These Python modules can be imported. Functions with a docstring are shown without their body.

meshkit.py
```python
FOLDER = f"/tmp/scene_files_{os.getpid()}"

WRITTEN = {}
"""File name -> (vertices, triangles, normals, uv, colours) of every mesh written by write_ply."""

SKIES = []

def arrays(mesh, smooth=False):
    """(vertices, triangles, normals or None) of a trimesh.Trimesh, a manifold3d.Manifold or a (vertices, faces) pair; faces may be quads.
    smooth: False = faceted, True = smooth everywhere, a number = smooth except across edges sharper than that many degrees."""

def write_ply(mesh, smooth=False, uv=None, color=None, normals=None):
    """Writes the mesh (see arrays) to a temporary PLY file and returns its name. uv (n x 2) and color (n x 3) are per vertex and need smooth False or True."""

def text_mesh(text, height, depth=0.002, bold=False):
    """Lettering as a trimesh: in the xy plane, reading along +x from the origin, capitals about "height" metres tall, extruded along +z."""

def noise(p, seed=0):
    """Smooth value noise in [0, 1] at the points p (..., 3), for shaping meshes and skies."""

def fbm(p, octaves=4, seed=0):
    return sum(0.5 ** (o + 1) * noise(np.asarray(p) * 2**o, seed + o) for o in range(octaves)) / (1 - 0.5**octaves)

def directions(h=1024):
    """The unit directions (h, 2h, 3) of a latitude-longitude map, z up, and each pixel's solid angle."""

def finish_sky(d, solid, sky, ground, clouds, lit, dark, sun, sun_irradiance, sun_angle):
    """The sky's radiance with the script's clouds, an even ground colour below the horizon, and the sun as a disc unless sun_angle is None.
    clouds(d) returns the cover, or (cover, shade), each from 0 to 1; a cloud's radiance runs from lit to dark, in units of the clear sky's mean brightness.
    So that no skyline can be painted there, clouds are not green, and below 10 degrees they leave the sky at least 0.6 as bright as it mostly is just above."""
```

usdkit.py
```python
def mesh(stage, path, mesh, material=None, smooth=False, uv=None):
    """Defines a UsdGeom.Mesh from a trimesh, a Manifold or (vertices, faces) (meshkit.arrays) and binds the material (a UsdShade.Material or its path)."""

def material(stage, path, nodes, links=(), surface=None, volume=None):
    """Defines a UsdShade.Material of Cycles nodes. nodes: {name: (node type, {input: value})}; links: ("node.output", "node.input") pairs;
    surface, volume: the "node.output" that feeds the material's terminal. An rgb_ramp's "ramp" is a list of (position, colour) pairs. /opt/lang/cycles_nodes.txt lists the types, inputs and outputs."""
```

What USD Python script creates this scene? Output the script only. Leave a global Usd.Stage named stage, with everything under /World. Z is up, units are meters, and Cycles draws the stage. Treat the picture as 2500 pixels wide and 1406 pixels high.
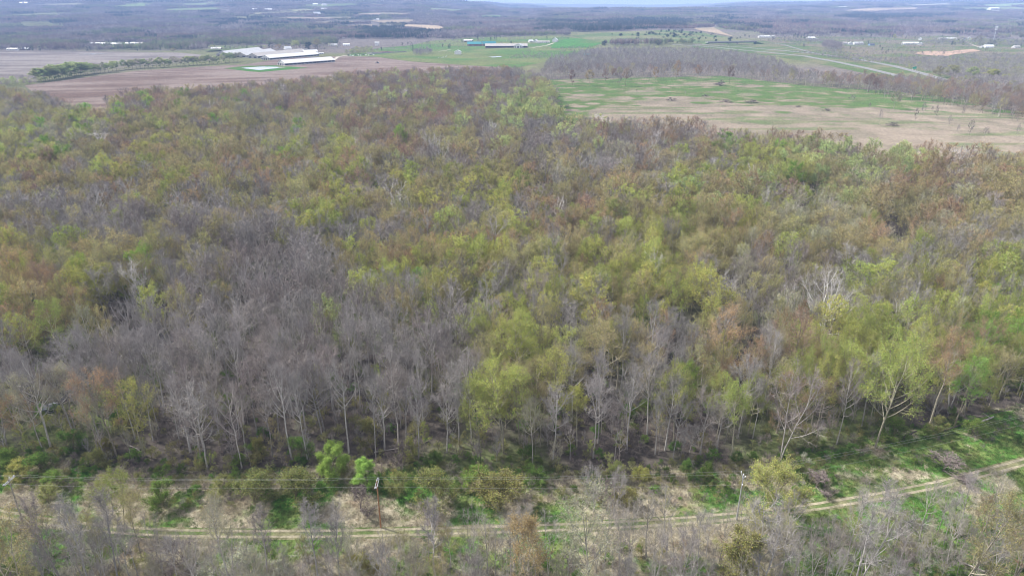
import math, random, re
import numpy as np
import trimesh, usdkit, meshkit
from scipy.spatial import Delaunay, cKDTree
from scipy.interpolate import PchipInterpolator
from shapely.geometry import Polygon, LineString, Point
from shapely import contains_xy
from pxr import Usd, UsdGeom, UsdLux, UsdShade, Sdf, Gf, Vt

stage = Usd.Stage.CreateInMemory()
UsdGeom.SetStageUpAxis(stage, 'Z')
UsdGeom.SetStageMetersPerUnit(stage, 1.0)
UsdGeom.Xform.Define(stage, '/World')
UsdGeom.Scope.Define(stage, '/World/Looks')
rng = np.random.default_rng(7)
random.seed(7)
R = math.radians

# ------------------------------------------------------------------ camera, sky, sun, exposure
EYE, PITCH, FPX, CX, CY, HORIZON = 100.0, R(22.3), 1667.0, 1250.0, 703.0, 20.0
EXPOSURE = 1.72
SUN_AZ, SUN_EL = R(-68), R(46)              # direction towards the sun: azimuth from +y (clockwise), elevation
SUN_STRENGTH, SUN_ANGLE, SKY_STRENGTH = 0.75, 3.0, 0.06
HAZE_DENSITY = 0.0001
cam = UsdGeom.Camera.Define(stage, '/World/camera')
cam.CreateHorizontalApertureAttr(36.0)
cam.CreateVerticalApertureAttr(36.0 * 575 / 1024)
cam.CreateFocalLengthAttr(36.0 * FPX / 2500)
cam.CreateClippingRangeAttr(Gf.Vec2f(0.5, 60000))
cam.CreateExposureAttr(EXPOSURE)
cam.AddTranslateOp().Set(Gf.Vec3d(0, 0, EYE))
cam.AddRotateXOp().Set(90 - math.degrees(PITCH))

dome = UsdLux.DomeLight.Define(stage, '/World/sky')
usdkit.material(stage, '/World/Looks/sky_look', {
    's': ('sky_texture', {'sky_type': 'single_scattering', 'sun_disc': False, 'sun_elevation': SUN_EL, 'sun_rotation': SUN_AZ, 'aerosol_density': 2.0, 'altitude': 200.0}),
    'tc': ('texture_coordinate', {}),
    'map': ('mapping', {'scale': (1.0, 1.0, 3.0)}),
    'n': ('noise_texture', {'scale': 2.2, 'detail': 5.0, 'roughness': 0.55}),
    'cov': ('map_range', {'from_min': 0.35, 'from_max': 0.65, 'to_min': 0.35, 'to_max': 0.75, 'clamp': True}),
    'mx': ('mix_color', {'b': (7.6, 7.3, 7.0), 'use_clamp': False}),
    'bg': ('background_shader', {'strength': SKY_STRENGTH})},
    [('tc.generated', 'map.vector'), ('map.vector', 'n.vector'), ('n.fac', 'cov.value'), ('cov.result', 'mx.fac'), ('s.color', 'mx.a'), ('mx.result', 'bg.color')], surface='bg.background')
UsdShade.MaterialBindingAPI.Apply(dome.GetPrim()).Bind(UsdShade.Material.Get(stage, '/World/Looks/sky_look'))
sun = UsdLux.DistantLight.Define(stage, '/World/sun')
sun.CreateNormalizeAttr(True)
sun.CreateIntensityAttr(SUN_STRENGTH)
sun.CreateAngleAttr(SUN_ANGLE)
sun.CreateColorAttr(Gf.Vec3f(1.0, 0.97, 0.92))
sun.AddRotateZOp().Set(-math.degrees(SUN_AZ))
sun.AddRotateXOp().Set(-(90 - math.degrees(SUN_EL)))

# ------------------------------------------------------------------ small helpers
counts = {}
def free_path(name, parent='/World'):
    key = (parent, name)
    k = counts.get(key, 0)
    counts[key] = k + 1
    return f'{parent}/{name}' + (f'_{k:03d}' if k else '')

def tag(o, label=None, cat=None, group=None, kind=None):
    p = o.GetPrim() if hasattr(o, 'GetPrim') else o
    for k, v in (('label', label), ('category', cat), ('group', group), ('kind', kind)):
        if v:
            p.SetCustomDataByKey(k, v)
    return p

def thing(name, loc=(0, 0, 0), rotz=0.0, label=None, cat=None, group=None, kind=None, scale=None):
    x = UsdGeom.Xform.Define(stage, free_path(name))
    x.AddTranslateOp().Set(Gf.Vec3d(*map(float, loc)))
    x.AddRotateZOp().Set(float(math.degrees(rotz)))
    if scale is not None:
        x.AddScaleOp().Set(Gf.Vec3f(*map(float, np.broadcast_to(scale, 3))))
    return tag(x, label, cat, group, kind)

def obj(name, mesh, mat, parent=None, tint=None, leafy=None, smooth=False):
    path = free_path(name, str(parent.GetPath()) if parent is not None else '/World')
    m = usdkit.mesh(stage, path, mesh, LOOK[mat] if isinstance(mat, str) else mat, smooth=smooth)
    api = UsdGeom.PrimvarsAPI(m)
    if tint is not None:
        api.CreatePrimvar('tint', Sdf.ValueTypeNames.Color3fArray, 'vertex').Set(Vt.Vec3fArray.FromNumpy(np.ascontiguousarray(tint, np.float32)))
    if leafy is not None:
        api.CreatePrimvar('leafy', Sdf.ValueTypeNames.FloatArray, 'vertex').Set(Vt.FloatArray.FromNumpy(np.ascontiguousarray(leafy, np.float32)))
    return m.GetPrim()

LOOK = {}
def look(name, nodes, links, surface='p.BSDF', volume=None):
    LOOK[name] = usdkit.material(stage, '/World/Looks/' + name, nodes, links, surface=surface, volume=volume)

def flat_look(name, col, rough=0.7, metal=0.0, vary=0.12, scale=0.6):
    c = np.array(col)
    look(name, {'g': ('geometry', {}), 'n': ('noise_texture', {'scale': scale, 'detail': 4.0}),
                'r': ('rgb_ramp', {'ramp': [(0.3, tuple(c * (1 - vary))), (0.7, tuple(c * (1 + vary)))]}),
                'p': ('principled_bsdf', {'roughness': rough, 'metallic': metal, 'specular_ior_level': 0.25})},
         [('g.position', 'n.vector'), ('n.fac', 'r.fac'), ('r.color', 'p.base_color')])

# tint comes from the mesh; each copy of a plant differs a little in hue and brightness
look('crown_look', {'a': ('attribute', {'attribute': 'tint'}), 'l': ('attribute', {'attribute': 'leafy'}), 'o': ('object_info', {}),
                    'wn': ('white_noise_texture', {'dimensions': '1D'}),
                    'h': ('map_range', {'to_min': 0.478, 'to_max': 0.522}), 'v': ('map_range', {'to_min': 0.75, 'to_max': 1.25}),
                    'hs': ('hsv', {}), 'd': ('diffuse_bsdf', {}), 't': ('translucent_bsdf', {}), 'm': ('mix_closure', {}), 'lf': ('math', {'math_type': 'multiply', 'value2': 0.45})},
     [('o.random', 'h.value'), ('o.random', 'wn.w'), ('wn.value', 'v.value'), ('h.result', 'hs.hue'), ('v.result', 'hs.value'), ('a.color', 'hs.color'),
      ('hs.color', 'd.color'), ('hs.color', 't.color'), ('l.fac', 'lf.value1'), ('lf.value', 'm.fac'), ('d.BSDF', 'm.closure1'), ('t.BSDF', 'm.closure2')], surface='m.closure')
look('bark_look', {'a': ('attribute', {'attribute': 'tint'}), 'o': ('object_info', {}), 'tc': ('texture_coordinate', {}), 'n': ('noise_texture', {'scale': 3.0, 'detail': 5.0}),
                   'v': ('map_range', {'to_min': 0.7, 'to_max': 1.3}), 'v2': ('map_range', {'from_min': 0.3, 'from_max': 0.7, 'to_min': 0.65, 'to_max': 1.3}), 'mu': ('math', {'math_type': 'multiply'}),
                   'hs': ('hsv', {}), 'd': ('diffuse_bsdf', {})},
     [('o.random', 'v.value'), ('tc.object', 'n.vector'), ('n.fac', 'v2.value'), ('v.result', 'mu.value1'), ('v2.result', 'mu.value2'), ('mu.value', 'hs.value'), ('a.color', 'hs.color'), ('hs.color', 'd.color')], surface='d.BSDF')
# land: tint from the mesh, mottled at two scales
def land_look(name, s1, s2, vary1, vary2, bump=0.0):
    look(name, {'a': ('attribute', {'attribute': 'tint'}), 'g': ('geometry', {}), 'n': ('noise_texture', {'scale': s1, 'detail': 6.0, 'roughness': 0.6}), 'n2': ('noise_texture', {'scale': s2, 'detail': 3.0}),
                'm1': ('map_range', {'from_min': 0.3, 'from_max': 0.7, 'to_min': 1 - vary1, 'to_max': 1 + vary1}), 'm2': ('map_range', {'from_min': 0.3, 'from_max': 0.7, 'to_min': 1 - vary2, 'to_max': 1 + vary2}),
                'mu': ('math', {'math_type': 'multiply'}), 'hs': ('hsv', {}), 'd': ('diffuse_bsdf', {'roughness': 0.5}), 'b': ('bump', {'distance': 0.3, 'strength': bump})},
         [('g.position', 'n.vector'), ('g.position', 'n2.vector'), ('n.fac', 'm1.value'), ('n2.fac', 'm2.value'), ('m1.result', 'mu.value1'), ('m2.result', 'mu.value2'),
          ('mu.value', 'hs.value'), ('a.color', 'hs.color'), ('hs.color', 'd.color'), ('n.fac', 'b.height'), ('b.normal', 'd.normal')], surface='d.BSDF')
land_look('woodland_floor_look', 0.35, 0.05, 0.4, 0.2, 0.5)
land_look('far_land_look', 0.02, 0.004, 0.25, 0.2)
land_look('field_look', 0.09, 0.012, 0.12, 0.08)
land_look('meadow_look', 0.35, 0.05, 0.22, 0.12, 0.3)
land_look('corridor_look', 1.6, 0.3, 0.3, 0.2, 0.6)

# ------------------------------------------------------------------ terrain: where the ray of a photograph pixel meets the ground
COLS = np.array([-800, 0, 600, 1000, 1150, 1250, 1400, 1600, 1850, 2150, 2500, 3300.])
DIST = np.array([1300, 1500, 2000, 2600, 3400, 4500, 6000, 8000, 11000, 15000, 20000.])
ZTAB = np.array([
    [0, 0, 0, 10, 40, 95, 190, 330, 400, 400, 380],
    [0, 0, 0, 10, 40, 95, 190, 330, 400, 400, 380],
    [0, 0, 0, 8, 35, 90, 185, 330, 400, 400, 380],
    [0, 0, 2, 8, 30, 75, 150, 260, 300, 300, 280],
    [0, 0, 5, 10, 25, 55, 100, 148, 165, 175, 150],
    [0, 0, 8, 14, 25, 45, 70, 92, 140, 172, 150],
    [0, 0, 10, 18, 30, 55, 76, 70, 100, 165, 150],
    [0, 1, 13, 22, 32, 55, 77, 60, 90, 137, 130],
    [0, 0, 5, 12, 25, 50, 82, 110, 168, 190, 170],
    [0, 0, 0, 5, 18, 42, 78, 132, 190, 200, 180],
    [0, 0, 0, 4, 18, 46, 92, 152, 206, 215, 200],
    [0, 0, 0, 4, 18, 46, 92, 152, 206, 215, 200.]])
_PC = [PchipInterpolator(np.log(DIST), z) for z in ZTAB]

def hgt(x, y):
    x, y = np.broadcast_arrays(np.asarray(x, float), np.asarray(y, float))
    d = np.clip(y, DIST[0], DIST[-1])
    u = np.clip(CX + FPX * x / np.maximum(y * math.cos(PITCH) + EYE * math.sin(PITCH), 40), COLS[0], COLS[-1])
    ld, out = np.log(d), np.zeros(d.shape)
    j = np.clip(np.searchsorted(COLS, u, side='right') - 1, 0, len(COLS) - 2)
    t = (u - COLS[j]) / (COLS[j + 1] - COLS[j])
    t = t * t * (3 - 2 * t)
    for k in range(len(COLS)):
        w = np.where(j == k, 1 - t, 0) + np.where(j + 1 == k, t, 0)
        if (w > 0).any():
            out += w * _PC[k](ld)
    amp = np.clip((y - 1500) / 4500, 0, 1.6)
    p = np.stack([x / 700, y / 700, 0 * x], -1)
    out += amp * 44 * (meshkit.fbm(p, 4, 3) - 0.5) * np.where(y > 1500, 1, 0)
    return out

def ray(px, py):
    a = np.asarray(px, float) - CX
    b = CY - np.asarray(py, float)
    return np.stack([a, FPX * math.cos(PITCH) + b * math.sin(PITCH), b * math.cos(PITCH) - FPX * math.sin(PITCH)], -1)

_TS = np.geomspace(70, 19500, 1400)
def G(px, py):
    """world points on the ground seen at the photograph's pixels"""
    px, py = np.atleast_1d(np.asarray(px, float)), np.atleast_1d(np.asarray(py, float))
    out = []
    for a, b in zip(px, py):
        r = ray(a, b)
        r = r / r[1]
        if r[2] < -1e-4 and -EYE / r[2] < 1290:
            y = -EYE / r[2]
            out.append((r[0] * y, y, 0.0))
            continue
        z = EYE + r[2] * _TS
        h = hgt(r[0] * _TS, _TS)
        k = int(np.argmax(z < h))
        if k == 0:
            k = len(_TS) - 1
        y0, y1, e0, e1 = _TS[k - 1], _TS[k], z[k - 1] - h[k - 1], z[k] - h[k]
        y = y0 + (y1 - y0) * np.clip(e0 / max(e0 - e1, 1e-9), 0, 1)
        out.append((r[0] * y, y, float(hgt(r[0] * y, y))))
    return np.array(out)

def project(p):
    p = np.asarray(p, float)
    dz = p[..., 2] - EYE
    dep = p[..., 1] * math.cos(PITCH) - dz * math.sin(PITCH)
    up = p[..., 1] * math.sin(PITCH) + dz * math.cos(PITCH)
    return CX + FPX * p[..., 0] / dep, CY - FPX * up / dep, dep

def top_z(px_top, x, y):
    """height of the point above (x, y) that shows at pixel row px_top"""
    b = CY - px_top
    r = np.array([FPX * math.cos(PITCH) + b * math.sin(PITCH), b * math.cos(PITCH) - FPX * math.sin(PITCH)])
    return EYE + y * r[1] / r[0]

def densify(poly, n=None, step=25):
    poly = np.asarray(poly, float)
    out = []
    for a, b in zip(poly, np.roll(poly, -1, 0)):
        k = max(1, int(np.ceil(np.hypot(*(b - a)) / step)))
        out += [a + (b - a) * i / k for i in range(k)]
    return np.array(out)

AREAS = {}
def world_poly(pix, step=25, rough=0.0, seed=1):
    w = G(*densify(pix, step=step).T)[:, :2]
    if rough:
        n = meshkit.noise(np.c_[w / (rough * 6), np.zeros(len(w))], seed) - 0.5
        m = meshkit.noise(np.c_[w / (rough * 6), np.ones(len(w)) * 9], seed + 1) - 0.5
        w = w + np.c_[n, m] * rough * 2
    return Polygon(w).buffer(0)

def grid_in(poly, res):
    """triangulated points inside a polygon, spaced about res metres"""
    if poly.geom_type != 'Polygon':
        poly = max(poly.geoms, key=lambda g: g.area)
    x0, y0, x1, y1 = poly.bounds
    res = max(res, math.sqrt((x1 - x0) * (y1 - y0) / 60000))
    gx, gy = np.meshgrid(np.arange(x0, x1, res), np.arange(y0, y1, res))
    q = np.c_[gx.ravel(), gy.ravel()] + rng.uniform(-.2, .2, (gx.size, 2)) * res
    q = q[contains_xy(poly.buffer(-res * 0.4), q[:, 0], q[:, 1])]
    ring = np.array(poly.exterior.segmentize(res).coords)[:-1]
    pts = np.vstack([ring, q])
    tri = Delaunay(pts).simplices
    c = pts[tri].mean(1)
    tri = tri[contains_xy(poly, c[:, 0], c[:, 1])]
    a = pts[tri]
    flip = np.cross(a[:, 1] - a[:, 0], a[:, 2] - a[:, 0]) < 0
    tri[flip] = tri[flip][:, ::-1]
    return pts, tri

def sheet(name, poly, off, mat, paint, res=20, label=None, kind='structure'):
    if isinstance(poly, list):
        poly = world_poly(poly)
    pts, tri = grid_in(poly, res)
    v = np.c_[pts, hgt(pts[:, 0], pts[:, 1]) + off]
    tint = paint(pts) if callable(paint) else np.tile(paint, (len(v), 1))
    o = obj(name, (v, tri), mat, tint=tint)
    tag(o, label, None, None, kind)
    AREAS.setdefault(name, []).append(poly)
    return o

def fbm2(p, s, seed=0, oct=4):
    return meshkit.fbm(np.c_[p[:, :2] / s, np.zeros(len(p))], oct, seed)

def mixc(a, b, t):
    return np.asarray(a) * (1 - t[:, None]) + np.asarray(b) * t[:, None]

def sstep(x, a, b):
    t = np.clip((x - a) / (b - a), 0, 1)
    return t * t * (3 - 2 * t)

# the land itself: one sheet out to the far ridges
az = np.concatenate([np.linspace(-180, -48, 45)[:-1], np.linspace(-48, 48, 440), np.linspace(48, 180, 45)[1:-1]])
rad = np.concatenate([[15], np.linspace(60, 300, 26), np.geomspace(310, 19000, 210)])
A, RR = np.meshgrid(np.radians(az), rad)
X, Y = (RR * np.sin(A)).ravel(), (RR * np.cos(A)).ravel()
Z = hgt(X, Y)
na, nr = len(az), len(rad)
i, j = np.meshgrid(np.arange(nr - 1), np.arange(na), indexing='ij')
i, j = i.ravel(), j.ravel()
q = np.stack([i * na + j, i * na + (j + 1) % na, (i + 1) * na + (j + 1) % na, (i + 1) * na + j], -1)
land_f = np.vstack([q[:, [0, 2, 1]], q[:, [0, 3, 2]], [[0, k, (k + 1)] for k in range(1, na - 1)]])
P2 = np.c_[X, Y]
d = np.hypot(X, Y)
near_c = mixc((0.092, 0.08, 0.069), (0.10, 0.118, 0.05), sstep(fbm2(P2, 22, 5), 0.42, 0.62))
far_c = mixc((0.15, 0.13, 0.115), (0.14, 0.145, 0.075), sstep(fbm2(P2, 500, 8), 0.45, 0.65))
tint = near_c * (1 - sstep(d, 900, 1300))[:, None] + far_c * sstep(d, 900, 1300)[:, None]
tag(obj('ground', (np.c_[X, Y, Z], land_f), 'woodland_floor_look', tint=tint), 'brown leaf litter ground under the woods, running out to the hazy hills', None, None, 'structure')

# ------------------------------------------------------------------ fields, meadow, water, roads (draped sheets)
TAN, GREEN, LUSH, OLIVE_G = (0.30, 0.235, 0.175), (0.09, 0.14, 0.045), (0.065, 0.165, 0.04), (0.14, 0.145, 0.068)

def plough(c1, c2, direc, w, seed):
    dv = np.array([math.cos(direc), math.sin(direc)])
    nv = np.array([-dv[1], dv[0]])
    def f(p):
        s, t = p @ dv, p @ nv
        n = meshkit.fbm(np.c_[s / 160, t / w, np.zeros(len(p))], 4, seed)
        n2 = fbm2(p, 90, seed + 3)
        return mixc(c1, c2, sstep(n * 0.65 + n2 * 0.35, 0.36, 0.64))
    return f

def grassy(c1, c2, s, seed, lo=0.4, hi=0.6):
    return lambda p: mixc(c1, c2, sstep(fbm2(p, s, seed), lo, hi))

near_field_pix = [(60, 209), (200, 191), (330, 174), (480, 164), (600, 158), (700, 142), (840, 138), (920, 140), (1000, 151), (1130, 160), (1260, 168), (1200, 192), (900, 215), (700, 232), (500, 262), (330, 310), (270, 330), (190, 310), (110, 250)]
sheet('ploughed_field', world_poly(near_field_pix), 0.12, 'field_look', plough((0.14, 0.10, 0.083), (0.22, 0.178, 0.155), 0.35, 14, 21), 9,
      'bare brown ploughed field between the woods and the hedgerow, seen past the dairy barns')
sheet('ploughed_field', world_poly([(-160, 215), (0, 206), (95, 200), (110, 175), (200, 166), (330, 158), (500, 149), (520, 141), (500, 135), (430, 129), (300, 129), (130, 126), (0, 128), (-160, 130)]), 0.12, 'field_look',
      plough((0.145, 0.125, 0.117), (0.23, 0.204, 0.187), -0.1, 30, 22), 14, 'pale grey-brown ploughed field beyond the hedgerow on the far left')
sheet('wet_ground', world_poly([(300, 150), (420, 143), (520, 141), (530, 147), (420, 152), (330, 156)], rough=6), 0.3, 'field_look', grassy((0.13, 0.10, 0.10), (0.24, 0.19, 0.18), 30, 12), 12, 'dark wet mud patch in the field beside the dairy barns')
sheet('pasture', world_poly([(860, 130), (930, 118), (1000, 112), (1050, 101), (1150, 93), (1350, 88), (1420, 95), (1475, 110), (1420, 130), (1340, 150), (1260, 166), (1130, 159), (1000, 150), (920, 139), (850, 137)]), 0.2, 'field_look',
      grassy((0.085, 0.145, 0.045), (0.135, 0.155, 0.065), 120, 31), 12, 'green pasture round the small white shed')
sheet('pasture', world_poly([(1345, 119), (1352, 106), (1378, 97), (1420, 95), (1472, 106), (1440, 117)]), 0.7, 'field_look', grassy(LUSH, GREEN, 80, 33), 14, 'smooth bright green pasture below the juniper hill')
sheet('pasture', world_poly([(1395, 88), (1500, 79), (1640, 74), (1710, 80), (1790, 95), (1860, 104), (1700, 107), (1560, 106), (1470, 106), (1420, 95)]), 0.7, 'field_look', grassy((0.10, 0.135, 0.055), (0.15, 0.155, 0.08), 90, 34), 14, 'rough green hill pasture dotted with dark junipers')
sheet('field', world_poly([(1690, 71), (1742, 68), (1764, 80), (1795, 92), (1725, 79)]), 1.2, 'field_look', grassy(TAN, (0.27, 0.22, 0.15), 60, 35), 20, 'tan dry field on the shoulder of the juniper hill')
sheet('verge', world_poly([(1690, 108), (1850, 104), (1920, 106), (2010, 108), (2050, 118), (2110, 140), (2300, 178), (2340, 196), (2160, 190), (2040, 165), (1900, 140), (1760, 123), (1690, 118)]), 0.25, 'field_look', grassy((0.085, 0.12, 0.045), (0.14, 0.135, 0.08), 40, 36), 10, 'green grass verge along the highway')
sheet('pasture', world_poly([(1830, 104), (1900, 92), (2010, 88), (2150, 92), (2300, 88), (2420, 96), (2600, 100), (2600, 140), (2480, 146), (2300, 142), (2150, 150), (2080, 140), (2030, 118)]), 0.35, 'field_look', grassy((0.095, 0.118, 0.052), (0.15, 0.13, 0.092), 60, 37), 12, 'rolling green and brown rough ground round the scattered houses')
sheet('bare_ground', world_poly([(2232, 133), (2262, 126), (2320, 126), (2372, 121), (2392, 126), (2330, 134), (2310, 139), (2270, 137)], rough=6), 0.9, 'field_look', grassy((0.33, 0.24, 0.18), (0.28, 0.20, 0.15), 30, 38), 10, 'scraped pinkish bare earth in the rough ground')
for pix, c, lab in [
        ([(838, 69), (872, 63), (912, 62), (906, 70), (852, 71)], TAN, 'small tan field above the pines, beside a lane'),
        ([(978, 61), (1076, 65), (1080, 73), (1030, 77), (990, 69)], (0.38, 0.30, 0.21), 'large tan stubble field right of the farm lane'),
        ([(655, 48), (700, 44), (860, 45), (866, 48), (760, 50)], TAN, 'long narrow tan field high on the left hills'),
        ([(760, 56), (862, 54), (866, 58), (770, 60)], (0.27, 0.22, 0.15), 'narrow dull tan field below the long one'),
        ([(865, 37), (920, 33), (1000, 34), (1004, 40), (900, 41)], TAN, 'tan field near the farm barn on the hillside'),
        ([(900, 52), (1010, 50), (1020, 57), (940, 60)], (0.26, 0.21, 0.15), 'brown field strip behind the farm lane'),
        ([(30, 62), (110, 59), (165, 67), (90, 71)], OLIVE_G, 'dull green clearing in the left woods'),
        ([(262, 19), (345, 9), (374, 14), (330, 20)], (0.16, 0.21, 0.08), 'bright green field high on the far left hill'),
        ([(380, 25), (520, 20), (560, 24), (470, 30)], (0.16, 0.20, 0.09), 'pale green fields across the far left hill'),
        ([(210, 114), (260, 107), (370, 108), (374, 116), (280, 120)], (0.15, 0.20, 0.06), 'green lawns round the row of white houses on the left'),
        ([(490, 128), (540, 115), (640, 115), (640, 120), (560, 126)], (0.15, 0.185, 0.08), 'green grass behind the dairy barns'),
        ([(2058, 27), (2130, 21), (2242, 20), (2230, 26), (2120, 31)], (0.34, 0.27, 0.19), 'tan field above the far right woods'),
        ([(2200, 14), (2320, 9), (2322, 13), (2230, 17)], (0.33, 0.32, 0.22), 'pale field on the far right ridge'),
        ([(2360, 14), (2520, 8), (2560, 12), (2430, 18)], (0.20, 0.25, 0.11), 'pale green field on the far right ridge'),
        ([(2340, 21), (2470, 18), (2520, 24), (2400, 28)], (0.19, 0.21, 0.11), 'green fields round the white farm on the right ridge'),
        ([(700, 26), (760, 23), (770, 27), (720, 30)], (0.22, 0.22, 0.13), 'pale field on the left hillside'),
        ([(740, 14), (860, 10), (880, 16), (780, 19)], (0.15, 0.19, 0.08), 'green hillside fields under the mountain'),
        ([(20, 40), (110, 34), (180, 37), (90, 43)], (0.20, 0.20, 0.12), 'faded green field across the lower left hill'),
        ([(560, 45), (640, 41), (652, 45), (580, 49)], (0.22, 0.21, 0.13), 'faded pale field between the left hillside woods'),
        ([(90, 14), (190, 9), (205, 13), (120, 18)], (0.24, 0.23, 0.15), 'pale field high on the left hill beside the white barn'),
        ([(430, 12), (520, 8), (540, 12), (460, 16)], (0.17, 0.21, 0.10), 'green field near the crest of the left hill'),
        ([(600, 34), (720, 31), (735, 35), (640, 38)], (0.25, 0.23, 0.15), 'pale strip field across the middle of the left hillside'),
        ([(1050, 22), (1130, 25), (1120, 29), (1060, 27)], (0.17, 0.20, 0.10), 'green field low on the mountain flank'),
        ([(1150, 42), (1225, 39), (1228, 44), (1180, 46)], (0.14, 0.20, 0.07), 'small green field right of the hill woods'),
        ([(895, 10), (945, 14), (930, 17)], (0.33, 0.29, 0.22), 'pale scar on the mountain slope')]:
    sheet('field', world_poly(pix, step=12, rough=9), 3.0, 'field_look', grassy(c, np.array(c) * 0.8, 200, 41), 40, lab)

# the meadow in the clearing: green behind, dead grass in front, with round dead patches
MEADOW_PIX = [(1335, 300), (1330, 240), (1325, 196), (1600, 190), (1760, 186), (1990, 212), (2160, 222), (2300, 238), (2500, 280), (2720, 330), (2720, 420), (2300, 425), (1900, 395), (1700, 335), (1550, 318)]
spots = [(1570, 227, 48, 6), (1515, 242, 32, 3), (1518, 247.5, 20, 2.5), (1720, 206, 55, 5), (1830, 211, 36, 3.5), (1435, 233, 42, 4), (1392, 245, 16, 2), (1447, 254, 18, 2.5), (1415, 261, 22, 3), (1483, 261, 20, 3),
         (1395, 270, 20, 3), (1605, 251, 24, 3), (1560, 266, 22, 2.5), (1555, 275, 26, 3), (1650, 210, 22, 2), (1395, 200, 20, 3), (1435, 198, 16, 3), (1690, 246, 30, 2.5), (1760, 226, 24, 2), (1830, 232, 30, 3), (1950, 246, 50, 2.5), (1620, 244, 20, 1.6), (1905, 212, 26, 2)]
def paint_meadow(p):
    px, py, _ = project(np.c_[p, np.zeros(len(p))])
    n, n2 = fbm2(p, 60, 51), fbm2(p, 14, 52)
    line = 246 + np.clip((px - 1500) / 400, 0, 1) * 8 - np.clip((1500 - px) / 150, 0, 1) * -60
    t = sstep((py - line) / 14 + (n - 0.5) * 6.5 + (n2 - .5) * 2, -0.3, 0.5)
    t = np.maximum(t, 0.8 * sstep(n2, 0.6, 0.72))
    for x, y, w, h in spots:
        r = ((px - x) / w) ** 2 + ((py - y) / h) ** 2 + (n2 - .5) * 1.0
        t = np.maximum(t, 1 - sstep(r, 0.7, 1.25))
    streak = meshkit.fbm(np.c_[p[:, 0] / 60, p[:, 1] / 14, np.zeros(len(p))], 4, 57)
    t = t * (1 - 0.6 * sstep(streak, 0.56, 0.68)) * (1 - 0.35 * sstep(n2, 0.34, 0.24))
    g = mixc((0.08, 0.125, 0.045), (0.11, 0.13, 0.06), sstep(n2, 0.4, 0.6))
    dd = mixc((0.222, 0.186, 0.148), (0.175, 0.152, 0.117), sstep(fbm2(p, 25, 55), 0.4, 0.62))
    return mixc(g, dd, t)
sheet('meadow', world_poly(MEADOW_PIX), 0.12, 'meadow_look', paint_meadow, 2.4, 'open meadow, green behind and straw-coloured in front, in a clearing of the woods')

# the power line corridor: matted dead grass, green patches, a two-rut lane
EDGE_PIX = [(-420, 1085), (0, 1118), (200, 1130), (380, 1150), (560, 1162), (700, 1145), (900, 1130), (1100, 1135), (1250, 1148), (1400, 1160), (1550, 1160), (1700, 1145), (1850, 1135), (1950, 1112), (2080, 1092), (2200, 1058), (2300, 1040), (2420, 1012), (2500, 990), (2900, 885)]
corr = world_poly(EDGE_PIX + [(2800, 1520), (1900, 1520), (1250, 1520), (500, 1520), (-300, 1520)], rough=1.2)
LANE = np.array([(-300, 1215), (0, 1254), (100, 1272), (250, 1291), (400, 1301), (600, 1304), (800, 1303), (1000, 1299), (1200, 1293), (1400, 1286), (1550, 1279), (1700, 1269), (1850, 1255), (2000, 1236), (2150, 1211), (2300, 1181), (2420, 1150), (2500, 1128), (2650, 1085), (2800, 1035)], float)
lane_w = G(*LANE.T)[:, :2]
lane_line = LineString(lane_w)
_lane_tree = cKDTree(np.array(lane_line.segmentize(0.4).coords))
def green_cover(p):
    px, py, _ = project(np.c_[p, np.zeros(len(p))])
    n = fbm2(p, 9, 61, 5)
    return n + 0.19 * sstep(px, 1700, 2200) + 0.045, n
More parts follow.
